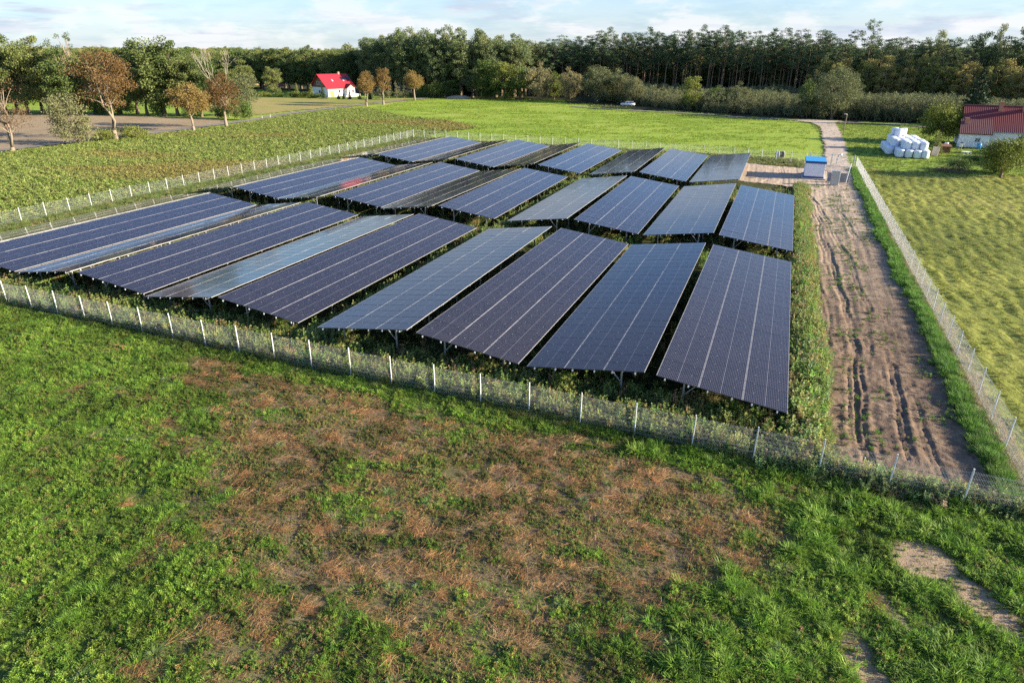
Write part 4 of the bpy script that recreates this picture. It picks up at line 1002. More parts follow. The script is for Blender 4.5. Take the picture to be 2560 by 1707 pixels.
# tall pines with bare trunks behind the plantation
PL = [(12, 284), (51, 277), (76, 262), (96, 238), (103, 231)]
row('pine', PL, 3.0, [21, 21.5, 22.5, 23.5, 23, 21.5, 20.5], 5.6, 'Tall bare-trunked pine in the front line behind the plantation', 'front line of pines', .06, 1.2)
for k_ in range(1, 4):
    row('pine', [(x+1.4*k_, y+3.6*k_) for x, y in PL], 4.6, [21, 21.5, 22.5, 23.5, 23, 21.5, 20.5], 5.8, 'Pine trunk and crown standing deeper in the pine wood', 'pines deeper in the wood', .07, 1.4, ordered=False)
row('pine', [(103, 240), (126, 222), (150, 203), (176, 182)], 4.2, [21.5, 20.5, 20, 19, 16.5], 6.2, 'Dark pine crown above the yellow-green birches', 'pines behind the birches', .09, 1.5)
row('pine', [(104, 246), (128, 229), (153, 210), (180, 190)], 4.4, [21.5, 20.5, 20, 19, 16.5], 6.4, 'Dark pine crown farther back above the birches', 'pines farther behind the birches', .08, 1.5, ordered=False)
row('belt', [(127, 224), (148, 206)], 6.0, [20.5, 22.5, 22], 6.0, 'Thin tall tree sticking up above the pines at right', 'thin treetops at right', .05)
row('birch', [(98, 232), (124, 214), (146, 194), (170, 172)], 4.0, [15.5, 15.6, 15.2, 15.0], 6.4, 'Yellow-green birch in the front line behind the plantation', 'front line of birches', .05, 1.0)
row('birch', [(97, 228), (123, 210), (144, 190), (168, 168)], 4.2, [13.4, 13.5, 13.4, 13.2], 6.0, 'Shorter yellow-green birch below the front line of birches', 'shorter birches', .06, .8, ordered=False)
# trees scattered between the far houses on the left
xs, ys = [], []
for az, d, h in [(-.62, 285, 13), (-.585, 300, 14), (-.56, 320, 12), (-.53, 290, 11), (-.50, 315, 13), (-.475, 335, 15), (-.45, 300, 12), (-.43, 325, 13), (-.41, 345, 14), (-.385, 300, 12), (-.365, 330, 13), (-.345, 352, 15), (-.33, 300, 11),
                 (-.64, 330, 14), (-.60, 345, 15), (-.55, 355, 14), (-.515, 362, 15), (-.49, 370, 15), (-.465, 372, 15), (-.44, 380, 15), (-.42, 375, 15), (-.395, 372, 14), (-.37, 382, 15), (-.355, 370, 15)]:
    xs.append((math.sin(az)*d, math.cos(az)*d, h))
for i, (x, y, h) in enumerate(sorted(xs, key=lambda q: q[0]/q[1])):
    plant(('oak', 'green', 'oak')[i % 3], x, y, h, h*.72, f'Distant round tree near the village, {ORD[i+1] if i < 20 else ORD[24-i]} from the '+('left' if i < 20 else 'right'), 'distant village trees')
# woods that read as one mass: deep wood, plantation, far wood
def pick(kind): return [c for (c, _, _) in T[kind]]
def woodproto(key, kinds):
    """one joined trunk+crown mesh per tree for the masses"""
    ms = []
    for k in kinds:
        for (tr, crn), _, _ in T[k]:
            n1 = len(tr.vertices); V = np.zeros(n1*3, np.float32); tr.vertices.foreach_get('co', V)
            n2 = len(crn.vertices); V2 = np.zeros(n2*3, np.float32); crn.vertices.foreach_get('co', V2)
            def faces(me, off):
                f3, f4 = [], []
                for p in me.polygons:
                    (f3 if len(p.vertices) == 3 else f4).append([i+off for i in p.vertices])
                return f3, f4
            a3, a4 = faces(tr, 0)
            q = np.arange(n2).reshape(-1, 4)+n1
            F = ([np.array(a3)] if a3 else [])+[np.array(a4), q]
            MI = [0]*(len(a3)+len(a4))+[1]*len(q)
            ms.append(mesh('mass_'+k, np.concatenate([V.reshape(-1, 3), V2.reshape(-1, 3)]), F, [tr.materials[0], crn.materials[0]], MI))
    protos(key, ms); return len(ms)
def mass(name, key, nk, x, y, s, label, cat):
    n = len(x)
    scatter(name, key, x, y, np.full(n, -.1), np.stack([0*x, 0*x, rng.random(n)*6.283], -1), s, rng.integers(0, nk, n), np.ones((n, 3)), label, cat)
k_ = woodproto('deep', ['belt', 'oak'])
DEEP = [(-40, 296), (12, 290), (53, 289), (80, 274), (101, 248), (128, 236), (156, 216), (188, 196), (240, 200), (260, 260), (120, 380), (-40, 380)]
x, y = inpts(2600, DEEP); n = len(x); s = rng.uniform(.74, .93, n)
mass('deep_wood', 'deep', k_, x, y, np.stack([s*1.1, s*1.1, s], -1), 'Dark wood standing behind the visible pine trunks', 'wood')
k_ = woodproto('youngs', ['young'])
PLANT = [(43, 224), (54, 206), (68, 193), (80, 184.5), (92, 178), (110, 168), (140, 156), (230, 130), (230, 170), (170, 164), (146, 188), (124, 206), (98, 226), (94, 233), (74, 257), (50, 271), (30, 262), (34, 244)]
gx, gy = np.meshgrid(np.arange(20, 235, 1.75), np.arange(125, 275, 1.75)); gx = gx.ravel()+rng.normal(0, .35, gx.size); gy = gy.ravel()+rng.normal(0, .35, gy.size)
k = inpoly(gx, gy, PLANT); x, y = gx[k], gy[k]; n = len(x); s = rng.uniform(.78, 1.12, n)*(.9+.25*(fbm(x, y, .05, 2, 5)-.5)*2)
mass('young_plantation', 'youngs', k_, x, y, np.stack([s*.95, s*.95, s], -1), 'Dense grey-green young plantation, level as a hedge, before the pines', 'plantation')
k_ = woodproto('far', ['green', 'oak', 'birch'])
x, y = inpts(5200, [(-150, 372), (-420, 300), (-900, 420), (-900, 1500), (100, 1500), (-40, 420), (-120, 400)]); n = len(x)
d = np.hypot(x, y); hh = 14.3+4.5*(fbm(x, y, .012, 3, 7)-.5)+rng.normal(0, 1.5, n)+np.clip((d-500)/500, 0, 1)*5
base = np.array([11]*2+[18]*4+[15]*3); ii = rng.integers(0, 9, n); s = hh/base[ii]
scatter('far_wood', 'far', x, y, np.full(n, -.1), np.stack([0*x, 0*x, rng.random(n)*6.283], -1), np.stack([s*1.15, s*1.15, s], -1), ii, np.ones((n, 3)), 'Far-off woods along the left horizon', 'wood')
x, y = inpts(900, [(-175, 190), (-420, 200), (-420, 300), (-260, 290), (-190, 240)]); k = rng.random(len(x)) < .3; x, y = x[k], y[k]; n = len(x); ii = rng.integers(0, 9, n); s = 13./base[ii]*rng.uniform(.8, 1.2, n)
scatter('left_wood', 'far', x, y, np.full(n, -.1), np.stack([0*x, 0*x, rng.random(n)*6.283], -1), np.stack([s, s, s], -1), ii, np.ones((n, 3)), 'Wood beyond the meadow at the left picture edge', 'wood')

# ------------------------------------------------------------------ buildings and objects
M['plaster'] = m_ground('plaster', [(0, (.70, .69, .67)), (.5, (.80, .79, .78)), (1, (.85, .84, .83))], (.3, 1.2, 5.), .004)
M['redroof'] = mat('red_roof_sheet', (.42, .022, .035), .45)
M['redtile'] = mat('dark_red_tiles', (.15, .022, .028), .7)
M['browntile'] = mat('brown_tiles', (.15, .058, .060), .75)
M['wood'] = mat('brown_boards', (.19, .085, .045), .8)
M['orange'] = mat('orange_door', (.62, .22, .05), .6)
M['brick'] = mat('brick', (.42, .19, .13), .9)
M['salmon'] = mat('salmon_plaster', (.62, .38, .28), .9)
M['blue'] = mat('blue_roof_paint', (.03, .27, .60), .45)
M['darkblue'] = mat('dark_blue_paint', (.015, .06, .20), .5)
M['kiosk'] = mat('pale_render', (.78, .78, .82), .7)
M['pane'] = mat('window_glass', (.03, .04, .05), .1, spec=.8)
def tiles(m, pu, pv):
    t = NT(m); uvn = t.n('ShaderNodeUVMap'); s = t.n('ShaderNodeSeparateXYZ'); t.l(uvn.outputs[0], s.inputs[0])
    a = t.math('ABSOLUTE', t.math('SUBTRACT', t.math('FRACT', t.math('DIVIDE', s.outputs[0], pu)), .5))
    b = t.math('FRACT', t.math('DIVIDE', s.outputs[1], pv))
    t.bump(t.math('ADD', t.math('MULTIPLY', a, 1.), t.math('MULTIPLY', b, .6)), .06)
for k_, a_, b_ in (('redroof', .22, .35), ('redtile', .3, .36), ('browntile', .3, .36)): tiles(M[k_], a_, b_)
def slope(name, p, e, up, th, mt, parent):
    """roof slab: corner p, eave vector e, up-slope vector; UV in metres"""
    p, e, up = map(lambda q: np.array(q, float), (p, e, up)); n = unit(np.cross(e, up)); n = n if n[2] > 0 else -n
    top = [p, p+e, p+e+up, p+up]; V = [q+n*th for q in top]+top
    F = np.array([[0, 1, 2, 3], [7, 6, 5, 4], [0, 4, 5, 1], [1, 5, 6, 2], [2, 6, 7, 3], [3, 7, 4, 0]])
    a, b = np.linalg.norm(e), np.linalg.norm(up); base = [(0, 0), (a, 0), (a, b), (0, b)]
    UV = [base[i % 4] for f in F for i in f]
    return link(name, mesh(name, V, [F], [mt], UV=UV), parent)
def window(parent, c, w, h, axis, label=None, fmat='white', door=None):
    """framed window on a wall; axis 'x-' etc = outward direction"""
    o = empty('tmp'); bpy.data.objects.remove(o)
    ax = 0 if axis[0] == 'x' else 1; sg = -1 if axis[1] == '-' else 1
    def dims(a, t, z): return (t, a, z) if ax == 0 else (a, t, z)
    f = MB(); cx, cy, cz = c; off = lambda d: (cx+sg*d, cy, cz) if ax == 0 else (cx, cy+sg*d, cz)
    t = .07
    for s in (-1, 1):
        q = list(off(.02)); q[1-ax] += s*(w/2-t/2); f.box(q, dims(t, .08, h))
        q = list(off(.02)); q[2] += s*(h/2-t/2); f.box(q, dims(w-2*t-.004, .078, t))
    f.box(off(.018), dims(.04, .05, h-2*t-.004))
    wf = f.build('door' if door else 'window', M[fmat], parent)
    pn = MB().box(off(.004), dims(w-2*t+.01, .012, h-2*t+.01)).build('door_leaf' if door else 'pane', M[door] if door else M['pane'], wf)
    return wf
# --- white house with bright red roof
h1 = empty('white_house', (-70.8, 268.0, -.05), math.atan2(.76, .65))
tag(h1, 'White two-storey house with bright red roof and roof panels by the wood', 'house')
L1, G1_, wh, rh = 12.2, 10.8, 3.35, 7.9
b = MB(); b.box((L1/2, G1_/2, wh/2), (L1, G1_, wh)); b.build('walls', M['plaster'], h1)
b = MB(); b.prism([(0.02, wh), (G1_-.02, wh), (G1_/2, rh-.12)], 0.0, .25, axis='x'); b.prism([(0.02, wh), (G1_-.02, wh), (G1_/2, rh-.12)], L1-.25, L1, axis='x'); b.build('gable', M['wood'], h1)
sl = math.hypot(G1_/2, rh-wh); uy, uz = (G1_/2)/sl, (rh-wh)/sl; ov = .75
r1 = slope('roof', (-.8, -ov*uy, wh-ov*uz+.02), (L1+1.6, 0, 0), (0, (sl+ov)*uy, (sl+ov)*uz), .14, M['redroof'], h1)
slope('roof', (-.8, G1_+ov*uy, wh-ov*uz+.02), (L1+1.6, 0, 0), (0, -(sl+ov)*uy, (sl+ov)*uz), .14, M['redroof'], h1)
for x0, s0, n_ in ((8.4, 3.6, 6),):
    for i in range(n_):
        p = np.array([x0+i*.72, s0*uy, wh+s0*uz])+np.array([0, -uz, uy])*.20
        pp = slope('roof_panel', p, (.68, 0, 0), (0, 1.6*uy, 1.6*uz), .05, M['dark'], r1)
for x0 in (3.9, 9.0):
    p = np.array([x0, 3.0*uy, wh+3.0*uz])+np.array([0, -uz, uy])*.16; slope('skylight', p, (.55, 0, 0), (0, 1.1*uy, 1.1*uz), .05, M['alu'], r1)
window(h1, (0, 4.1, 4.75), 1.5, 1.3, 'x-'); window(h1, (0, 6.3, 4.75), 1.5, 1.3, 'x-'); window(h1, (0, 5.6, 1.7), .9, 1.0, 'x-', fmat='wood')
window(h1, (1.8, 0, 1.15), 2.0, 2.2, 'y-', fmat='brick', door='orange'); window(h1, (5.2, 0, 1.9), .9, 1.2, 'y-', fmat='brick')
pc = MB(); pc.box((9.3, -1.0, 1.5), (3.4, 2.0, 3.0)); pc.build('porch', M['plaster'], h1)
slope('porch_roof', (9.3, -2.5, 4.45), (0, 4.2, 0), (-2.2, 0, -1.55), .10, M['redtile'], h1); slope('porch_roof', (9.3, -2.5, 4.45), (0, 4.2, 0), (2.2, 0, -1.55), .10, M['redtile'], h1)
MB().prism([(7.7, 3.0), (10.9, 3.0), (9.3, 4.2)], -2.0, -1.9).build('porch_gable', M['salmon'], h1)
window(h1, (8.3, -2.0, 1.5), .9, 2.0, 'y-', fmat='brick', door='wood'); window(h1, (10.1, -2.0, 1.9), .9, 1.2, 'y-', fmat='brick')
tb = MB(); tb.box((9.2, -3.0, .45), (5.6, 2.0, .9)); [tb.box((6.2-.3*i, -3.0, .35-.1*i), (.32, 1.6, .7-.2*i)) for i in range(3)]
tb.build('terrace', M['plaster'], h1)
MB().box((9.2, G1_/2, rh+.3), (.7, .7, 1.0)).build('chimney', M['brick'], h1)
# --- house with dark red tiles at the right
h2 = empty('tiled_house', (82.5, 126.1, -.05), math.atan2(-.42, .906))
tag(h2, 'White farmhouse with dark red tiled roof at the right picture edge', 'house')
E1, RD, D2 = 3.0, 6.9, 9.0
MB().box((10.4, .9+D2/2, E1/2), (19.6, D2, E1)).build('walls', M['plaster'], h2)
b = MB(); b.prism([(.92, E1), (.9+D2-.02, E1), (.9+D2/2, RD-.1)], .62, .85, axis='x'); b.prism([(.92, E1), (.9+D2-.02, E1), (.9+D2/2, RD-.1)], 19.9, 20.18, axis='x'); b.build('gable', M['plaster'], h2)
sl = math.hypot(D2/2, RD-E1); uy, uz = (D2/2)/sl, (RD-E1)/sl
rr = slope('roof', (.25, .9-.4*uy, E1-.4*uz+.02), (20.6, 0, 0), (0, (sl+.4)*uy, (sl+.4)*uz), .12, M['redtile'], h2)
slope('roof', (.25, .9+D2+.4*uy, E1-.4*uz+.02), (20.6, 0, 0), (0, -(sl+.4)*uy, (sl+.4)*uz), .12, M['redtile'], h2)
rg = MB()
for i in range(52): rg.box((.45+i*.4, .9+D2/2, RD+.16), (.36, .26, .14), bev=.03)
rg.build('ridge_tiles', M['browntile'], h2)
MB().box((2.35, .45, 1.18), (4.7, .92, 2.36)).build('lean_to', M['plaster'], h2)
slope('lean_to_roof', (-.15, -.35, 2.30), (5.1, 0, 0), (0, 3.55*uy, 3.55*uz), .22, M['browntile'], h2)
window(h2, (2.9, 0, 1.35), .95, .85, 'y-'); window(h2, (9.5, .9, 1.6), 1.1, 1.2, 'y-'); window(h2, (14.5, .9, 1.6), 1.1, 1.2, 'y-')
for cx, cy, z0, z1 in ((5.9, 4.6, 5.6, 7.7), (9.6, 4.6, 5.6, 7.7), (.75, 1.6, 3.0, 4.9)):
    q = MB(); q.box((cx, cy, (z0+z1)/2), (.62, .55, z1-z0)); q.box((cx, cy, z1+.05), (.72, .65, .1)); q.build('chimney', M['brick'], h2)
gt = MB(); gt.tube([(4.9, .42, 2.78), (20.8, .42, 2.78)], .06, 6); gt.build('gutter', M['galv'], h2)
# --- distant houses glimpsed on the left
def farhouse(x, y, rz, w, d, hh, rf, wm_, rm, label):
    o = empty('village_house', (x, y, -.05), rz); tag(o, label, 'house', 'far village houses')
    MB().box((0, 0, hh/2), (w, d, hh)).build('walls', M[wm_], o)
    MB().prism([(-d/2, hh), (d/2, hh), (0, hh+rf-.1)], -w/2, w/2, axis='x').build('gable', M[wm_], o)
    s_ = math.hypot(d/2, rf); u_, z_ = d/2/s_, rf/s_
    slope('roof', (-w/2-.5, -d/2-.4*u_, hh-.4*z_), (w+1, 0, 0), (0, (s_+.4)*u_, (s_+.4)*z_), .15, M[rm], o)
    slope('roof', (-w/2-.5, d/2+.4*u_, hh-.4*z_), (w+1, 0, 0), (0, -(s_+.4)*u_, (s_+.4)*z_), .15, M[rm], o)
    for i in (-1, 1): window(o, (i*w/4, -d/2, 1.7), 1.1, 1.2, 'y-')
farhouse(-139.3, 372, .45, 16, 9, 4.2, 3.2, 'salmon', 'brick', 'Salmon-coloured far house seen under dark trees left of the red-roofed house')
farhouse(-176, 300, .6, 11, 8, 3.2, 3.4, 'plaster', 'brick', 'Far house with orange roof half hidden by the big left trees')
farhouse(-222, 405, .2, 12, 8, 3.4, 3.6, 'plaster', 'redtile', 'Small far white house below the left horizon')
gz = empty('gazebo', (-100.7, 304, 0)); tag(gz, 'Dark red-roofed wooden gazebo on the lawn left of the white house', 'gazebo')
for i in range(6):
    a_ = i*math.pi/3; MB().tube([(1.9*math.cos(a_), 1.9*math.sin(a_), 0), (1.9*math.cos(a_), 1.9*math.sin(a_), 2.2)], .07, 6).build('post', M['wood'], gz)
MB().lathe([(2.5, 2.2), (2.5, 2.28), (.1, 3.4), (.02, 3.5)], 6).build('roof', M['redtile'], gz)

# --- round bales
def bale_mesh(sd):
    r = np.random.default_rng(sd); b = MB(); prof = [(.02, 0), (.50, .0), (.565, .035), (.595, .12)]
    for i in range(7): prof.append((.60+.008*math.sin(i*2.1+sd)+r.normal(0, .004), .2+i*.11))
    prof += [(.60, 1.05), (.595, 1.12), (.555, 1.20), (.48, 1.235), (.3, 1.25), (.1, 1.235), (.02, 1.24)]
    b.lathe(prof, 26); me = b.data('bale', M['wrap'], True)
    co = np.zeros(len(me.vertices)*3, np.float32); me.vertices.foreach_get('co', co); co = co.reshape(-1, 3)
    co += (r.normal(0, .007, co.shape)).astype(np.float32); a = np.arctan2(co[:, 1], co[:, 0]); co[:, :2] *= (1+.012*np.sin(2*a+sd))[:, None]
    me.vertices.foreach_set('co', co.ravel()); return me
M['wrap'] = mat('white_bale_wrap', (.74, .77, .82), .33, spec=.5); t_ = NT(M['wrap']); t_.bump(t_.noise(t_.mapping(t_.n('ShaderNodeTexCoord').outputs['Object'], (1, 1, 5)), 4., 4, .6), .02)
BM = [bale_mesh(i) for i in range(4)]
bx0, by0 = 64.35, 112.25; ca_, sa_ = CA, SA
def bale(c, r_, z, tier, lb):
    px_, py_ = bx0+c*1.22*ca_-r_*1.2*sa_, by0+c*1.22*sa_+r_*1.2*ca_
    o = link('wrapped_bale', BM[int(rng.integers(4))]); o.location = (px_+rng.normal(0, .03), py_+rng.normal(0, .03), z-.04+rng.normal(0, .01))
    o.rotation_euler = (rng.normal(0, .02), rng.normal(0, .02), rng.random()*6.28); tag(o, lb, 'bale', 'white plastic-wrapped bales stacked beside the house')
CN = ['first', 'second', 'third', 'fourth', 'fifth']
for r_ in range(11):
    for c in range(4):
        if c in (0, 3) or r_ in (0, 10) or (c == 1 and r_ < 3): bale(c, r_, 0, 0, f'White wrapped bale on the ground, {CN[c]} from the left, {ORD[r_+1]} line back')
    if r_ > 2: bale(-.98, r_, 0, 0, f'White wrapped bale on the ground, outermost left column, {ORD[r_-2]} line')
for r_ in range(1, 11):
    for c in range(3):
        bale(c+.75 if r_ < 6 else c+.5, r_-.15, 1.20, 1, f'White wrapped bale in the second layer, {CN[c]} from the left, {ORD[r_]} line')
    if r_ > 3: bale(-.35, r_-.1, 1.20, 1, f'White wrapped bale on the left rim of the second layer, {ORD[r_-3]} line')
for c, r_ in ((-.1, 9.4), (1.0, 9.2), (.3, 8.2)): bale(c, r_, 2.42, 2, 'White wrapped bale on top of the stack, '+{-.1: 'back left', 1.0: 'back right', .3: 'front'}[c])

# --- kiosk, cabinet and the gear by the gate
ks = empty('transformer_kiosk', (*w2(3.1, 98.9), 0), A); tag(ks, 'White transformer kiosk with flat blue roof on the dirt yard', 'kiosk')
MB().box((1.22, 2.35, .10), (3.0, 5.2, .2)).build('plinth', M['concrete'], ks)
MB().box((1.22, 2.35, .31), (2.5, 4.74, .22)).build('base_trim', M['darkblue'], ks)
MB().box((1.22, 2.35, 1.27), (2.44, 4.68, 1.70), bev=.01).build('walls', M['kiosk'], ks)
rb = MB(); rb.box((1.22, 2.35, 2.26), (2.62, 4.9, .26)); rb.build('roof_edge', M['darkblue'], ks)
MB().box((1.22, 2.35, 2.40), (2.56, 4.84, .04)).build('roof', M['blue'], ks)
for i in (1.2, 3.4): MB().box((2.46, i, 1.15), (.05, 1.1, 1.4)).build('door', M['darkblue'], ks)
cb_ = empty('electric_cabinet', (*w2(6.25, 94.85), 0), A+RAD(3)); tag(cb_, 'Grey metal electric cabinet with rows of slots next to the kiosk', 'cabinet')
c1 = MB(); c1.box((.5, .3, .95), (.98, .55, 1.7), bev=.02); c1.build('body', M['galv'], cb_)
c1 = MB(); c1.box((.5, .3, 1.83), (1.08, .66, .05)); c1.build('lid', M['galv'], cb_)
M['ochre'] = mat('yellow_marks', (.50, .42, .10), .7)
for z in (1.62, 1.28, .98, .62):
    c1 = MB(); [c1.box((.16+.1*i, .018, z), (.05, .02, .05)) for i in range(8)]; c1.build('slots', M['ochre'], cb_)
MB().box((.5, .3, .06), (1.1, .7, .12)).build('plinth', M['concrete'], cb_)
gf = empty('steel_grille', (*w2(5.9, 97.6), 0), A-RAD(3)); tag(gf, 'Dark steel frame with large mesh standing behind the grey cabinet', 'frame')
q = MB()
for z in (.08, .48, .88, 1.28): q.tube([(0, 0, z), (2.7, 0, z)], .02, 5)
for i in range(6): q.tube([(i*.54, 0, .0), (i*.54, 0, 1.3)], .02, 5)
q.build('bars', M['galv'], gf)
MB().box((1.35, .02, .68), (2.6, .008, 1.14)).build('infill', mat('grey_mesh_infill', (.30, .29, .29), .8), gf)
wp = MB(); wp.tube([(0, 0, 0), (.10, 0, 1.3), (.28, .05, 2.65)], .045, 8); tag(wp.build('white_pole', M['white']), 'Thin white pole leaning right beside the grey cabinet', 'pole'); bpy.data.objects['white_pole'].location = (*w2(8.2, 97.0), 0)
cp_ = empty('camera_mast', (*w2(6.75, 98.6), 0), A); tag(cp_, 'Grey mast with white camera dome behind the electric cabinet', 'mast')
MB().tube([(0, 0, 0), (0, 0, 2.2), (.08, 0, 3.45)], .055, 8).build('pole', M['galv'], cp_)
q = MB(); q.tube([(.05, 0, 3.4), (.35, 0, 3.5)], .03, 6); q.build('arm', M['galv'], cp_)
q = MB(); q.lathe([(.03, .16), (.13, .12), (.16, .0), (.12, -.10), (.03, -.15)], 12, (.38, 0, 3.45)); q.box((0, -.12, 2.9), (.2, .14, .3)); q.build('camera_dome', M['white'], cp_)
gp = empty('gate', (*w2(3.9, 112.9), 0), math.atan2(*(np.array(w2(10.1, 111.9))-np.array(w2(3.9, 112.9)))[::-1])); tag(gp, 'Closed double-leaf mesh gate across the gravel drive', 'gate')
for k_, x0 in enumerate((.1, 3.15)):
    lf = MB(); w_ = 2.95
    for z in (.12, 1.75): lf.tube([(x0, 0, z), (x0+w_, 0, z)], .03, 6)
    for xx in (x0, x0+w_): lf.tube([(xx, 0, .1), (xx, 0, 1.8)], .03, 6)
    lf.tube([(x0, 0, .15), (x0+w_, 0, 1.7)], .018, 5); go_ = lf.build('gate_leaf', M['galv'], gp)
    ms = MB(); [ms.tube([(x0+.1*i, .01, .14), (x0+.1*i, .01, 1.74)], .004, 4, cap=False) for i in range(1, 29)]; [ms.tube([(x0, .015, z), (x0+w_, .015, z)], .004, 4, cap=False) for z in (.4, .7, 1.0, 1.3, 1.55)]
    ms.build('mesh_infill', M['wire'], go_)
for xx in (0, 3.1, 6.2): MB().box((xx, .0, .95), (.09, .09, 1.9)).build('post', M['post'], gp)
cd = empty('cable_drum', (43.5, 109.9, 0), RAD(12)); tag(cd, 'White wooden cable drum with black cable behind the back fence', 'cable drum')
for s in (-1, 1):
    q = MB(); q.lathe([(.06, -.03), (.62, -.03), (.62, .03), (.06, .03)], 28); me = q.data('flange', mat('pale_wood', (.66, .60, .50), .8)); me.transform(Matrix.Rotation(math.pi/2, 4, 'Y')); o = link('flange', me, cd); o.location = (s*.48, 0, .62)
q = MB(); q.lathe([(.05, -.45)]+[(.40+.03*(i % 2), -.43+.06*i) for i in range(15)]+[(.05, .45)], 20); me = q.data('cable', M['black']); me.transform(Matrix.Rotation(math.pi/2, 4, 'Y')); link('cable_coil', me, cd).location = (0, 0, .62)
lp = empty('street_lamp', (72.8, 150.8, 0)); tag(lp, 'Thin lamp post with short arm right of the gravel drive', 'street lamp')
MB().tube([(0, 0, 0), (.05, 0, 2), (.12, 0, 3.6)], [.10, .09, .08], 8).build('pole', M['barklight'], lp)
q = MB(); q.tube([(.12, 0, 3.55), (-.1, 0, 3.72), (-.3, 0, 3.72)], .03, 6); q.build('arm', M['galv'], lp)
MB().box((-.38, 0, 3.70), (.34, .16, .09), bev=.03).build('lamp_head', M['alu'], lp)
for (x, y, lb) in ((-63.1, 179.4, 'White roadside marker post, the right and clearer one'), (-64.4, 177.0, 'White roadside marker post, the left smaller one')):
    q = MB(); q.box((0, 0, .45), (.14, .05, .9), bev=.01); q.box((0, -.003, .68), (.142, .05, .14), mi=1); tag(q.build('marker_post', [M['white'], M['black']]), lb, 'marker post').location = (x, y, 0)
q = MB(); q.box((0, 0, .5), (.10, .10, 1.0), bev=.01); tag(q.build('white_post', M['white']), 'Short white post right of the white car', 'post').location = (42.7, 229.2, 0)

# --- cars
def car(x, y, rz, paint, label, rough=.3, Lc=4.6):
    o = empty('parked_car', (x, y, 0), rz); tag(o, label, 'car')
    pm_ = mat(label[:8].replace(' ', '_')+'_paint', paint, rough, spec=.6)
    side = [(-2.25, .35), (-2.30, .62), (-2.22, .86), (-1.35, 1.00), (-.55, 1.02), (2.1, 1.04), (2.27, .95), (2.30, .45), (2.18, .30), (-2.1, .28)]
    def hull(poly, w, ins, mt, nm):
        b = MB(); P = [(a*Lc/4.6, c) for a, c in poly]; n = len(P)
        cz = sum(p[1] for p in P)/n; cx_ = sum(p[0] for p in P)/n
        V = []
        for yy, sc_ in ((-w/2, ins), (-w/2*.93, 1.0)) if False else ((-w/2, ins), (-w/2+.10, 1.0), (w/2-.10, 1.0), (w/2, ins)):
            V += [(cx_+(a-cx_)*sc_, yy, cz+(c-cz)*sc_) for a, c in P]
        F = []
        for k in range(3):
            for i in range(n): F.append([k*n+i, k*n+(i+1) % n, (k+1)*n+(i+1) % n, (k+1)*n+i])
        F += [list(range(n-1, -1, -1)), list(range(3*n, 4*n))]
        return b.add(V, F).build(nm, mt, o, True)
    hull(side, 1.78, .95, pm_, 'body')
    b = MB(); n0 = [(-1.30, 1.00), (-.60, 1.40), (1.55, 1.42), (2.12, 1.04)]
    wb, wt = .80, .62
    V = [(n0[0][0], -wb, 1.0), (n0[1][0], -wt, 1.41), (n0[2][0], -wt, 1.42), (n0[3][0], -wb, 1.03), (n0[0][0], wb, 1.0), (n0[1][0], wt, 1.41), (n0[2][0], wt, 1.42), (n0[3][0], wb, 1.03)]
    b.add(V, [[0, 1, 2, 3], [7, 6, 5, 4], [0, 4, 5, 1], [3, 2, 6, 7]]); b.build('windows', M['dark'], o)
    MB().box((.48, 0, 1.435), (2.25, 1.26, .05), bev=.05).build('roof', pm_, o)
    for s in (-1, 1):
        for xa, xb in ((-.62, -.58), (.35, .39), (1.25, 1.45)):
            MB().tube([((xa-.05)*1, s*.81, 1.0), ((xb), s*.64, 1.42)], .035, 4).build('pillar', pm_, o)
        for xx in (-1.42, 1.38):
            q = MB(); q.lathe([(.02, -.1), (.30, -.11), (.325, -.08), (.325, .08), (.30, .11), (.02, .1)], 20); me = q.data('tyre', M['black'], True); me.transform(Matrix.Rotation(math.pi/2, 4, 'X'))
            wh_ = link('wheel', me, o); wh_.location = (xx, s*.80, .32)
            q = MB(); q.lathe([(.02, -.115), (.19, -.118), (.19, .118), (.02, .115)], 14); me = q.data('rim', M['alu']); me.transform(Matrix.Rotation(math.pi/2, 4, 'X')); link('rim', me, wh_)
        MB().box((-2.20, s*.62, .72), (.14, .34, .14), bev=.03).build('headlight', M['alu'], o)
        MB().box((2.25, s*.70, .82), (.10, .26, .18), bev=.03).build('tail_light', M['redroof'], o)
    return o
car(37.3, 225.6, RAD(-22), (.80, .81, .84), 'White estate car parked in the shade under the willows')
car(-63.8, 291.5, RAD(10), (.03, .05, .10), 'Dark blue car parked right of the red-roofed house')
car(-58.0, 288.6, RAD(5), (.20, .025, .03), 'Dark red car parked farthest right of the red-roofed house')

# --- things in the garden at the right
q = empty('wooden_hutch', (75.1, 118.2, 0), RAD(-22)); tag(q, 'Low brown hutch with red-brown roof beside the bales', 'hutch')
MB().box((0, 0, .5), (1.9, 1.1, 1.0)).build('walls', M['wood'], q); slope('roof', (-1.1, -.75, 1.0), (2.2, 0, 0), (0, 1.7, .25), .06, M['wood'], q)
q = MB(); q.lathe([(.02, 0), (.30, 0), (.33, .4), (.31, .85), (.34, .9), (.02, .92)], 16); tag(q.build('white_barrel', M['white'], smooth=True), 'White barrel standing behind the brown hutch', 'barrel').location = (79.5, 124.6, 0)
q = MB(); q.lathe([(.02, 0), (.36, 0), (.38, .5), (.36, .95), (.02, .97)], 16); tag(q.build('dark_barrel', M['black'], smooth=True), 'Dark round barrel against the white house wall', 'barrel').location = (81.9, 123.9, 0)
q = MB(); q.lathe([(.02, 0), (.36, 0), (.38, .5), (.36, .95), (.02, .97)], 16); tag(q.build('blue_barrel', M['blue'], smooth=True), 'Blue barrel against the white house wall', 'barrel').location = (84.4, 122.9, 0)
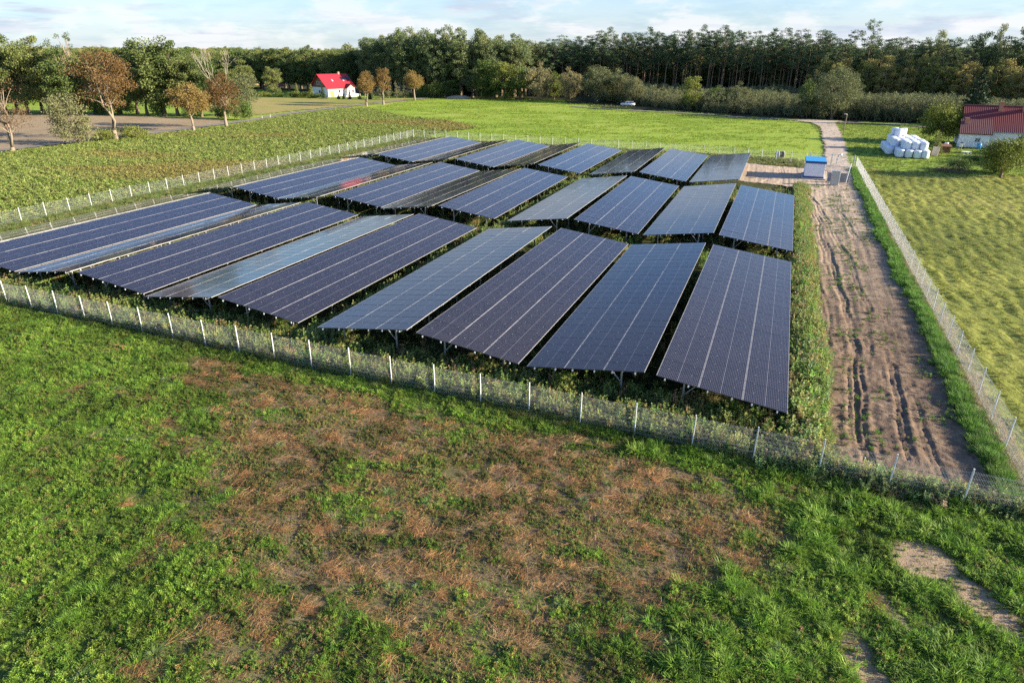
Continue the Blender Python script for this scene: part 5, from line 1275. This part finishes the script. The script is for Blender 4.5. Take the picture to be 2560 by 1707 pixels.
q = empty('garden_chair', (80.7, 122.3, 0), RAD(150)); tag(q, 'White garden chair on the lawn by the house corner', 'chair')
MB().box((0, 0, .44), (.5, .5, .05), bev=.02).build('seat', M['white'], q); MB().box((0, .25, .75), (.5, .05, .6), bev=.02).build('backrest', M['white'], q)
for a_, c_ in ((-.2, -.2), (.2, -.2), (-.2, .2), (.2, .2)): MB().box((a_, c_, .21), (.05, .05, .42)).build('leg', M['white'], q)
q = MB(); q.box((0, 0, .75), (1.0, .06, 1.5)); o = tag(q.build('wooden_board', mat('grey_board', (.36, .31, .27), .9)), 'Grey board leaning beside the yellow-green conifer', 'board'); o.location = (70.9, 113.6, 0); o.rotation_euler = (RAD(-12), 0, RAD(-50))
q = MB(); q.box((0, 0, .6), (1.3, .9, .06)); [q.box((a_, c_, .3), (.06, .06, .6)) for a_ in (-.55, .55) for c_ in (-.35, .35)]; tag(q.build('garden_table', M['white']), 'Small white table on the lawn before the house', 'table').location = (76.6, 114.2, 0)
# brush heap
def brush(seed, n, R_, H_):
    r = np.random.default_rng(seed); b = MB()
    for i in range(n):
        a = r.random()*6.283; q = R_*math.sqrt(r.random()); p = np.array([q*math.cos(a)*1.6, q*math.sin(a), (1-q/R_)*H_*r.random()])
        d = unit(np.array([r.normal(1.2, .4), r.normal(0, .7), r.normal(.1, .22)]))*r.uniform(.6, 1.8); b.tube([p, p+d*.5+r.normal(0, .06, 3), p+d], [.03, .022, .012], 4, cap=False)
    return b
hp = empty('brush_heap', (63.6, 97.6, 0), A); tag(hp, 'Heap of cut branches lying on the grass in front of the bales', 'brush heap')
brush(3, 120, 1.6, 1.2).build('branches', M['bark'], hp)
# soil heap at the end of the lane
q = MB(); rr_ = np.random.default_rng(8); V = []; F = []; nn = 22
for i in range(7):
    for k in range(nn):
        a = 6.283*k/nn; s_ = (1-i/7)**.8; V.append((5.2*s_*math.cos(a)*(1+rr_.normal(0, .04)), 1.6*s_*math.sin(a)*(1+rr_.normal(0, .04)), 1.0*(1-(1-i/6.)**2)*(1+rr_.normal(0, .04))-.05))
V.append((0, 0, 1.0))
for i in range(6):
    for k in range(nn): F.append([i*nn+k, i*nn+(k+1) % nn, (i+1)*nn+(k+1) % nn, (i+1)*nn+k])
F += [[6*nn+k, 6*nn+(k+1) % nn, 7*nn] for k in range(nn)]
q.add(V, F); tag(q.build('soil_heap', m_ground('heap_soil', [(0, (.22, .16, .12)), (1, (.46, .36, .31))], (.5, 2., 8.), .1), smooth=True), 'Low pinkish soil heap at the wood edge by the lane end', 'soil heap').location = (-20.5, 262.5, 0)
# garden conifers before the white house
for i, (x, y, h, w) in enumerate([(-83.0, 268.5, 5.2, 2.9), (-95.6, 272, 4.8, 3.2), (-90.2, 271, 3.6, 2.2), (-70.6, 259.5, 4.6, 2.5), (-75.9, 263.0, 5.0, 3.4), (-64.5, 258, 2.0, 1.6), (-62.4, 257, 2.2, 1.4), (-60, 256.5, 2.6, 1.7), (-56.5, 256.8, 2.5, 1.7), (-52.5, 256.4, 2.6, 1.7)]):
    plant('thuja', x, y, h, w, f'Small garden conifer before the red-roofed house, {ORD[sorted(range(10), key=lambda q: [-83.0/268.5,-95.6/272,-90.2/271,-70.6/259.5,-75.9/263,-64.5/258,-62.4/257,-60/256.5,-56.5/256.8,-52.5/256.4][q]).index(i)+1]} from the left', 'garden conifers', i % 2+0)
for i, (x, y, h, w) in enumerate([(-101, 270, 2.4, 6), (-106, 272, 3.6, 6), (-96, 269, 1.9, 6), (-90, 267.5, 1.9, 6), (-84, 266, 2.0, 6), (-78.5, 264.5, 2.2, 6), (-73.5, 262.5, 1.8, 5)]):
    plant('bush', x, y, h, w, f'Dark hedge bush before the red-roofed house, {ORD[[1,0,2,3,4,5,6][i]+1]} from the left', 'garden hedge', i)
for i, (x, y, h, w) in enumerate([(-53.2, 262, 4.6, 4.2), (-50.0, 263, 5.2, 4.0), (-47.0, 264, 4.8, 4.0), (-44.2, 265, 5.4, 3.8), (-41.4, 266, 4.4, 4.0), (-38.8, 267, 4.0, 3.6)]):
    treepair('leafy_tree', T['young'][i % 3][0], x, y, f'Light green garden tree between the brown roadside trees, {ORD[i+1]} from the left', 'tree', 'light green trees behind the lane', (w/3.2, w/3.2, h/6.2))
